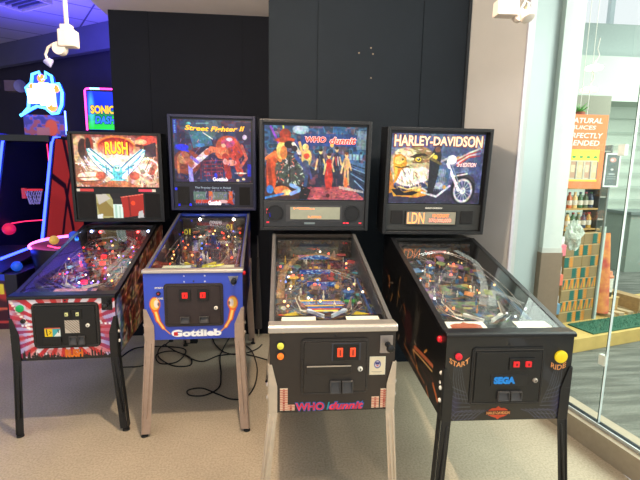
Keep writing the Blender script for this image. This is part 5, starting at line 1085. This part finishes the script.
# draped orange cloth
M = MB(); V = []; n1, n2 = 26, 22
for i in range(n1):
    for j in range(n2):
        s_ = i/(n1-1); t = j/(n2-1); ang = -1.6+3.2*t; r_ = (.045+.055*s_)*(1+.22*math.sin(9*t+2*s_)); q = sp(.86, .46); V.append((q.x+r_*math.sin(ang)*1.1, q.y-r_*math.cos(ang), 1.00-.83*s_))
for i in range(n1):
    for j in range(n2):
        x, y, z = V[i*n2+j]; V.append((x, y+.006, z))
Fs = [(i*n2+j, (i+1)*n2+j, (i+1)*n2+j+1, i*n2+j+1) for i in range(n1-1) for j in range(n2-1)]; k = n1*n2
M.add(V, Fs+[tuple(a+k for a in f)[::-1] for f in Fs], True)
def clothmat():
    m = mat('orange_batik', (225, 110, 80), .85); r = [n for n in m.node_tree.nodes if n.type == 'VALTORGB'][0]; r.color_ramp.elements[0].color = tuple(lin((190, 60, 75)))+(1,); r.color_ramp.elements[1].color = tuple(lin((240, 170, 90)))+(1,)
    [n for n in m.node_tree.nodes if n.type == 'TEX_NOISE'][0].inputs['Scale'].default_value = 9; return m
stn = tag(M.build('draped_cloth', clothmat()), 'orange and red patterned cloth draped over a tall stand beside the pallet', 'cloth')
cs = tag(MB().tube([tuple(sp(.86, .49, .16)), tuple(sp(.86, .49, 1.0))], .03, 12).build('cloth_stand', mat('dark_stand', (70, 62, 60), .6)), 'dark upright stand under the orange cloth', 'stand')
cr = empty('wooden_crate', sp(.98, .42, .162), math.atan2(pd.y, pd.x)); tag(cr, 'small wooden box holding the labelled jar on the pallet', 'crate')
MB().box((0, 0, 0), (.17, .17, .13)).build('body', mat('crate_wood', (184, 148, 92), .6, var=.1), cr, .003); MB().lathe((.085, -.001, .06), (0, -1, 0), [(0, .012), (.008, .01)], 12).build('knob', WHT, cr); MB().box((-.005, -.005, .13), (.175, .175, .14)).build('lid', mat('crate_lid', (205, 172, 112), .6), cr)
jr = empty('glass_jar', sp(1.06, .50, .302)); tag(jr, 'tall jar with a white label and orange top on the wooden box', 'jar')
MB().lathe((0, 0, 0), (0, 0, 1), [(0, .05), (.03, .052), (.05, .05)], 20).build('base', mat('dark_jar_base', (50, 60, 50), .3), jr); MB().lathe((0, 0, .05), (0, 0, 1), [(0, .051), (.15, .051)], 20).build('label', mat('white_jar_label', (225, 228, 210), .5, var=.2, scale=30), jr); MB().lathe((0, 0, .20), (0, 0, 1), [(0, .052), (.02, .052), (.03, .04), (.07, .035)], 20).build('lid', mat('orange_jar_top', (215, 140, 100), .5), jr)
o = tag(sbox(MB(), 1.30, 1.42, .30, 1.0, .162, .30).build('wooden_beam', mat('beam_wood', (160, 132, 88), .65, var=.12)), 'long wooden box edge running back at the right of the pallet', 'box')

# signs hanging in the window
def sign(name, px0, py0, px1, py1, Y, paint, label, cat):
    a, b, c_ = at(px0, py0, Y), at(px1, py0, Y), at(px0, py1, Y); wd = (b-a).length; h = a.z-c_.z
    o = empty(name, (a.x, Y, a.z)); tag(o, label, cat); bd_ = MB().box((0, 0, -h), (wd, .008, 0)).build('board', CARD, o); return o, bd_, wd, h
o, bd_, wd, h = sign('poster', 566, 114, 609, 188, 3.75, None, 'orange poster for natural juices hanging in the window by the column', 'poster')
MB().tube([(wd*.5, .004, 0), (wd*.5, .004, 4.6-at(587, 114, 3.75).z)], .0025, 6).build('cord', WHT, o)
c = Cv(80, 130, wd/h, (240, 128, 72), 6); c.rect(0, .43, .90, .96, (240, 128, 72)).rect(.0, .47, .88, .90, (250, 215, 70)).rect(0, .62, .86, .88, (195, 190, 165))
for k in range(5): x = .06+.17*k; c.ell(x+.06, .57, .05, .014, (60, 160, 80)).rect(x, .63, x+.12, .86, [(205, 185, 140), (190, 150, 120)][k % 2]).rect(x+.12, .63, x+.14, .87, (120, 105, 90)).rect(x+.02, .68, x+.1, .78, (215, 200, 160))
c.sheet('poster_print', (0, -.001, 0), (wd, 0, 0), (0, 0, -h), artmat('poster_print', 0, .6), bd_, .0)
for i, tx in enumerate(['NATURAL', 'JUICES', 'PERFECTLY', 'BLENDED']):
    text('poster_lettering', tx, (0, -.001, 0), (wd, 0, 0), (0, 0, -h), WHT, bd_, ([.02, .14, -.04, .0][i]+.03, .045+.10*i, [.84, .70, .88, .82][i]+.03, .115+.10*i), bold=.015, shear=.15)
Z1 = at(606.5, 153, 3.9).z; o, bd_, wd, h = sign('poster', 606.5, 153, 621.5, 187, 3.9, None, 'small dark grey poster with a white border, right of the orange one', 'poster')
c = Cv(40, 80, wd/h, (225, 232, 225), 6); c.rect(.08, .04, .92, .96, (92, 108, 106)).ell(.5, .2, .22, .07, (205, 150, 140)).ell(.45, .2, .08, .03, (235, 225, 220)).ell(.5, .48, .1, .03, (200, 205, 200)).rect(.3, .6, .7, .63, (190, 200, 195)).rect(.2, .68, .8, .7, (130, 145, 140)).rect(.2, .74, .8, .76, (130, 145, 140)); c.sheet('poster_print', (0, -.001, 0), (wd, 0, 0), (0, 0, -h), artmat('poster_print_grey', 0, .6), bd_, .0)
MB().box((wd*.45, .010, -(Z1-.175)), (wd*.55, .03, -h*.2)).build('stand_pole', mat('grey_pole', (120, 130, 125), .5), o)
# plant above the poster
q = at(580, 112, 3.95); pt = empty('hanging_plant', q); tag(pt, 'small leafy green plant peeping above the orange poster', 'plant')
M = MB(); R = random.Random(3)
for k in range(26):
    a = R.uniform(0, 6.28); e_ = R.uniform(-.1, 1.2); l = R.uniform(.05, .11); d_ = Vector((math.cos(a)*math.cos(e_), math.sin(a)*math.cos(e_), math.sin(e_))); s_ = d_.orthogonal().normalized()*.02; M.add([(0, 0, 0), tuple(d_*l*.5+s_), tuple(d_*l), tuple(d_*l*.5-s_)], [(0, 1, 2, 3)])
M.build('foliage', mat('leaf_green', (110, 170, 90), .5, 0, var=.3), pt); MB().tube([(0, 0, 0), (0, 0, 4.6-q.z)], .003, 6).build('cord', WHT, pt); MB().lathe((0, 0, -.09), (0, 0, 1), [(0, .03), (.09, .045)], 14).build('pot', mat('terracotta_pot', (160, 90, 70), .7), pt)

# far end of the mall: shop interior, soffits, bright windows
PG = mat('pale_green_plaster', (178, 190, 176), .8, var=.03, scale=2); GB = mat('grey_header', (150, 164, 158), .8)
struct('wall_far', MB().box((3.0, 9.0, 0), (14, 9.1, 3.55)), mat('far_shopfront', (205, 218, 202), .8, var=.04, scale=1.5))
def band(name, y0, y1, Y, m, x0=575, x1=660, dp=.3):
    a, b = at(x0, y1, Y), at(x1, y0, Y); z0 = min(a.z, at(x1, y1, Y).z); z1 = max(b.z, at(x0, y0, Y).z); return struct(name, MB().box((a.x-1, Y, z0), (b.x+5, Y+dp, z1)), m)
band('trim_9', 26, 57, 8.0, GB); band('trim_10', 58, 100, 7.8, PG, dp=.6)
a, b = at(577, 120, 7.0), at(612, 96, 7.0); struct('trim_11', MB().box((a.x-1.2, 7.0, a.z-.3), (b.x, 7.2, b.z)), mat('brown_grey_band', (135, 135, 120), .8))
a, b = at(612, 0, 8.9), at(618, 27, 8.9); struct('trim_12', MB().box((a.x, 8.9, 3.4), (a.x+.09, 9, 6)), mat('window_bar', (190, 205, 205), .5))
M = MB()
for k in range(9): M.box((4.6, 8.86, .5+k*.28), (9.5, 8.9, .515+k*.28))
struct('trim_13', M, mat('shutter_line', (180, 196, 182), .8))
ct = empty('shop_counter', (5.6, 6.6, 0)); tag(ct, 'grey-green counter across the mall seen through the right pane', 'counter'); MB().box((0, 0, 0), (3.4, .6, .95)).build('body', mat('counter_green_grey', (146, 160, 146), .7, var=.05, scale=3), ct); MB().box((-.03, -.03, .95), (3.43, .63, 1.0)).build('top', mat('counter_top', (110, 122, 116), .5), ct)
sh = empty('store_shelf', (4.15, 5.9, 0)); tag(sh, 'tall grey store shelf standing behind the carton pile', 'shelf')
for k in range(6): MB().box((-.6, 0, .3+k*.32), (.45, .35, .32+k*.32)).build('shelf_board', mat('shelf_grey', (170, 178, 166), .6), sh)
for x in (-.6, .43): MB().box((x, 0, 0), (x+.02, .35, 2.0)).build('upright', mat('shelf_upright', (140, 150, 142), .6), sh)
for i, (px, py) in enumerate(((589, 90), (594, 68))):
    q = at(px, py, 5.2); t = empty('ceiling_lamp', q); tag(t, ['lower yellowish glowing shop lamp seen through the window', 'upper white glowing shop lamp seen through the window'][i], 'lamp', 'shop lamps beyond the window')
    MB().lathe((0, 0, -.02), (0, 0, 1), [(0, .09), (.03, .10), (.05, .06), (.06, .02)], 18).build('shade', lamp_mat(((255, 240, 180), (255, 250, 235))[i], 1.6), t); MB().tube([(0, 0, .03), (.05, 0, .15), (.02, 0, .22), (.04, 0, .34)], .006, 8).build('cord', WHT, t)

# ---------------------------------------------------------------- basketball game in the arcade on the left
def led(name, pts, col, e, r=.011, par=None, n=8):
    return MB().tube(pts, r, n).build(name, lamp_mat(col, e), par)
bk = empty('basketball_game', (-2.97, 4.3, 0)); tag(bk, 'basketball arcade game outlined by blue light strips, at the far left', 'arcade game')
DN = mat('navy_cabinet', (22, 22, 48), .4); SIDE = Cv(60, 90, .8, (190, 45, 60), 3)
SIDE.ell(.5, .45, .95, .55, (205, 60, 60)).line([(.0, .35), (.35, .45), (.7, .9)], .05, (40, 18, 40)).line([(.62, 0), (.45, .45), (.40, 1)], .05, (40, 18, 40)).line([(.2, 0), (.5, .35), (1, .45)], .05, (40, 18, 40))
X0, X1 = -.27, .27
MB().box((X0-.02, 0, 0), (X1+.13, .9, .55)).box((X0-.02, .9, 0), (X1+.02, 2.2, .55)).build('base', DN, bk, .01)
c = Cv(60, 50, 1.1, (60, 20, 60), 2); c.ell(.5, .8, .9, .6, (170, 45, 50)).ell(.5, .9, .9, .5, (60, 20, 40)).line([(0, .7), (1, .62)], .05, (200, 90, 70)).line([(0, .9), (1, .86)], .04, (190, 60, 60)).rect(.86, .18, .98, .36, (225, 205, 60)).rect(.8, 0, 1, .12, (30, 60, 210)); c.sheet('front_print', (X0-.02, -.002, .55), (X1-X0+.04, 0, 0), (0, 0, -.55), artmat('arcade_print', .12), bk)
MB().hexa([(X0, .0, .55), (X1, .0, .55), (X1, .9, .66), (X0, .9, .66), (X0, 0, .57), (X1, 0, .57), (X1, .9, .68), (X0, .9, .68)]).build('ball_ramp', DN, bk)
for sx in (X0, X1):
    MB().prism([(sx-.012, .73, .64), (sx-.012, 1.17, 1.92), (sx-.012, 2.1, 1.92), (sx-.012, 2.1, .0), (sx-.012, .9, 0)], (.024, 0, 0)).build('side_panel', mat('cabinet_side_blue', (14, 16, 60), .5, 0, .05), bk)
    led('light_strip', [(sx, .0, .70), (sx, .70, .73), (sx, .74, .78), (sx, 1.1, 1.84), (sx, 1.15, 1.91), (sx, 1.3, 1.93)], (45, 65, 255), 7, .014, bk)
SIDE.sheet('side_artwork', (X1+.013, 1.18, 1.90), (0, .91, 0), (0, -.41, -1.24), artmat('arcade_side_print', .30), bk)
MB().box((X0, 2.05, .55), (X1, 2.1, 1.92)).build('back_panel', mat('net_backdrop', (5, 5, 8), .9), bk)
MB().box((X0-.0, 1.05, 1.86), (X1, 1.3, 1.93)).build('crossbar', BLKS, bk)
MB().box((X0+.2, 1.2, 1.93), (X1+.13, 1.26, 2.17)).build('header', DN, bk)
c = Cv(50, 24, 2, (50, 45, 130), 5); c.noise(5, [(90, 80, 190), (150, 60, 70)], .8, .45).ell(.65, .6, .15, .4, (190, 70, 60)).rect(.3, .6, .6, 1, (150, 90, 110)); c.sheet('header_print', (X0+.2, 1.198, 2.17), (X1-X0-.07, 0, 0), (0, 0, -.24), artmat('header_print', .5), bk)
led('light_strip', [(X1+.14, 1.18, 1.95), (X1+.14, 1.18, 2.22)], (90, 120, 255), 6, .01, bk)
hp = MB().tube([(.0+.09*math.cos(a), 1.15+.09*math.sin(a), 1.30) for a in [k*math.pi/10 for k in range(20)]], .009, 8, True).build('hoop', mat('hoop_red', (220, 50, 60), .4, 0, .4), bk)
MB().box((-.11, 1.10, 1.20), (-.07, 1.14, 1.32)).build('hoop_bracket', mat('hoop_red_bracket', (200, 50, 60), .4, 0, .25), bk)
M = MB()
for k in range(10):
    a = k*math.pi/5
    for s_ in (-1, 1): M.tube([(.09*math.cos(a), 1.15+.09*math.sin(a), 1.30), (.07*math.cos(a+s_*.3), 1.15+.07*math.sin(a+s_*.3), 1.22), (.05*math.cos(a+s_*.6), 1.15+.05*math.sin(a+s_*.6), 1.13)], .003, 5)
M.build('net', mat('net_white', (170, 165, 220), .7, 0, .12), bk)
led('rope_light', [(X1-.10, 1.2, 1.84), (X1-.09, 1.2, 1.3), (X1-.08, 1.15, 1.05), (X1-.12, 1.1, .95), (-.1, 1.1, .93), (X0, 1.1, .9)], (240, 40, 90), 2.2, .006, bk)
led('rope_light', [(X1-.10, 1.19, 1.50), (X1-.095, 1.19, 1.36)], (60, 220, 240), 3, .007, bk)
# glowing topper: letter blocks and orange balls on a cloud-shaped board
tpz = 2.13
o_ = [(.0, -.05), (.06, .0), (.08, .12), (.05, .22), (.13, .28), (.15, .37), (.24, .40), (.28, .31), (.33, .34), (.33, .40), (.41, .36), (.42, .27), (.50, .28), (.54, .18), (.52, .04), (.46, -.05), (.38, -.06), (.30, .0), (.18, .02), (.08, -.02), (-.06, -.09)]
o_ = [(x*.8-.022, z*1.0) for x, z in o_]
tpp = MB().prism([(x, 1.15, tpz+.11+z) for x, z in o_], (0, .07, 0)).build('topper', mat('topper_blue', (25, 60, 215), .4, 0, 1.2), bk)
MB().tube([(x, 1.145, tpz+.11+z) for x, z in o_], .016, 6, True).build('topper_outline', lamp_mat((70, 165, 255), 5), bk)
M = MB(); rr = [(-.17, .05, .12, .13), (-.09, .12, .10, .12), (-.01, .13, .11, .12), (.07, .02, .11, .2), (.0, .03, .1, .12)]
for x, z, a, b in [(q[0]*.8+.17, q[1], q[2]*1.0, q[3]*1.25) for q in rr]: M.box((x, 1.13, tpz+.11+z), (x+a, 1.148, tpz+.11+z+b))
M.build('topper_blocks', lamp_mat((215, 245, 255), 2.6), bk)
for x, z, r_ in ((-.13, .24, .035), (-.0, .33, .045), (.19, .22, .045), (.12, .02, .06)): MB().lathe((x*.8+.19, 1.148, tpz+.11+z), (0, -1, 0), [(0, r_), (.015, r_*.8), (.02, 0)], 16).build('topper_ball', lamp_mat((255, 130, 50), 1.8), bk)
def bball(px, py, Y, r_, col, label):
    q = at(px, py, Y); o = MB(); o.ball((0, 0, 0), r_, 20); o = o.build('ball', mat('ball_'+label.split()[0], col, .5, 0, .35), None); o.location = q; tag(o, label, 'ball', 'small arcade balls'); return o
bball(9, 229, 4.95, .065, (235, 30, 80), 'red ball lying in the basketball game')
# neighbour on the far left, only its glowing side shows
nb = empty('arcade_cabinet', (-3.47, 5.3, 0)); tag(nb, 'bright blue arcade cabinet side at the left edge of the view', 'arcade cabinet')
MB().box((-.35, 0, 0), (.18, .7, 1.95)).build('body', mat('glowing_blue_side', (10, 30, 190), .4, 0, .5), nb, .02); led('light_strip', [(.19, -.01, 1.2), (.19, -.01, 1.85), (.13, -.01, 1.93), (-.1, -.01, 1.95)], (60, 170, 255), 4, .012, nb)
MB().lathe((.182, .15, 1.40), (1, 0, 0), [(0, .07), (.01, .06)], 18).build('emblem', mat('white_emblem', (200, 210, 225), .4, 0, .4), nb)
# round ball-drop game with a pink light rim
rg = empty('ball_drop_game', (-2.12, 4.62, 0)); tag(rg, 'low dark round game with a pink and blue light rim behind the sunburst machine', 'arcade game')
MB().lathe((0, 0, 0), (0, 0, 1), [(0, .36), (.45, .38), (.74, .42), (.80, .42), (.76, .36), (.70, 0)], 40).build('bowl', mat('bowl_black', (20, 16, 36), .3), rg)
ar = [(.43*math.cos(a), .43*math.sin(a), .81+.02*math.sin(a)) for a in [math.radians(35+k*9) for k in range(22)]]
led('rim_light', ar, (255, 90, 170), 5, .011, rg); led('rim_light', [(x*1.03, y*1.03, z-.012) for x, y, z in ar[2:18]], (120, 120, 255), 4, .008, rg)
led('inner_light', [(-.25, -.1, .79), (-.14, -.16, .78), (-.05, -.15, .78)], (255, 60, 110), 3, .008, rg)
bball(54, 240, 4.45, .045, (240, 190, 90), 'yellow ball on the rim of the round game'); bball(19, 267, 4.42, .05, (30, 90, 220), 'blue ball beside the basketball game front').location = (-2.63, 4.42, .602); bball(74, 236, 4.48, .05, (60, 90, 220), 'small blue and yellow ball right of the round game')
# Sonic Dash header
q = at(84, 88, 6.2); sd = empty('racing_game', (q.x, 6.2, 0)); tag(sd, 'arcade game with a lit blue and green header, half hidden by the black wall', 'arcade game')
wd, h = .45, .54; zt = q.z
MB().box((0, 0, zt-h), (wd, .12, zt)).build('header_box', BLKS, sd); MB().box((.05, .02, 0), (wd-.05, .22, zt-h)).build('cabinet', DN, sd)
c = Cv(90, 80, 1.15, (20, 50, 225), 4); c.poly([(0, .62), (1, .45), (1, 1), (0, 1)], (40, 215, 60)).poly([(0, .62), (1, .45), (1, .6), (0, .8)], (20, 150, 70)).ell(.12, .45, .1, .4, (90, 220, 240), .7, 0, .8)
c.sheet('header_print', (.03, -.003, zt-.04), (wd-.06, 0, 0), (0, 0, -h+.05), artmat('sonic_header_print', 1.0), sd)
led('light_strip', [(.01, -.01, zt-h), (.01, -.01, zt-.03), (.03, -.01, zt-.01), (.08, -.01, zt-.005)], (255, 70, 190), 3.5, .012, sd); led('light_strip', [(.08, -.01, zt-.005), (.2, -.01, zt-.005)], (130, 200, 255), 4, .012, sd); led('light_strip', [(.2, -.01, zt-.005), (wd, -.01, zt-.005)], (240, 60, 170), 3.5, .012, sd)
Oh = ((.03, -.003, zt-.04), (wd-.06, 0, 0), (0, .0, -h+.05))
text('header_lettering', 'SONIC', *Oh, lamp_mat((20, 30, 120), .5), sd, (.08, .34, .90, .60), bold=.09, arc=0); text('header_lettering', 'SONIC', *Oh, lamp_mat((250, 200, 40), 1.2), sd, (.10, .36, .88, .58), bold=.04, lift=.004)
text('header_lettering', 'DASH', *Oh, lamp_mat((15, 30, 90), .4), sd, (.2, .62, .92, .86), bold=.09, shear=.2); text('header_lettering', 'DASH', *Oh, lamp_mat((60, 130, 240), 1.0), sd, (.22, .64, .90, .84), bold=.03, shear=.2, lift=.004)
# pair of small wall speakers left of the topper
ws = empty('wall_spotlight', at(10, 86, 6.9)); tag(ws, 'twin-head spotlight unit on the dark rear wall left of the glowing topper', 'wall light')
MB().box((-.08, 0, -.07), (.12, .1, .08)).build('housing', mat('unit_tan', (120, 100, 100), .5), ws)
for x in (-.18, .2): MB().lathe((x, -.02, -.0), (0, -1, -.2), [(0, .05), (.08, .09), (.1, .085), (.09, 0)], 16).build('lamp_head', mat('unit_lavender', (120, 115, 170), .3, .3), ws)
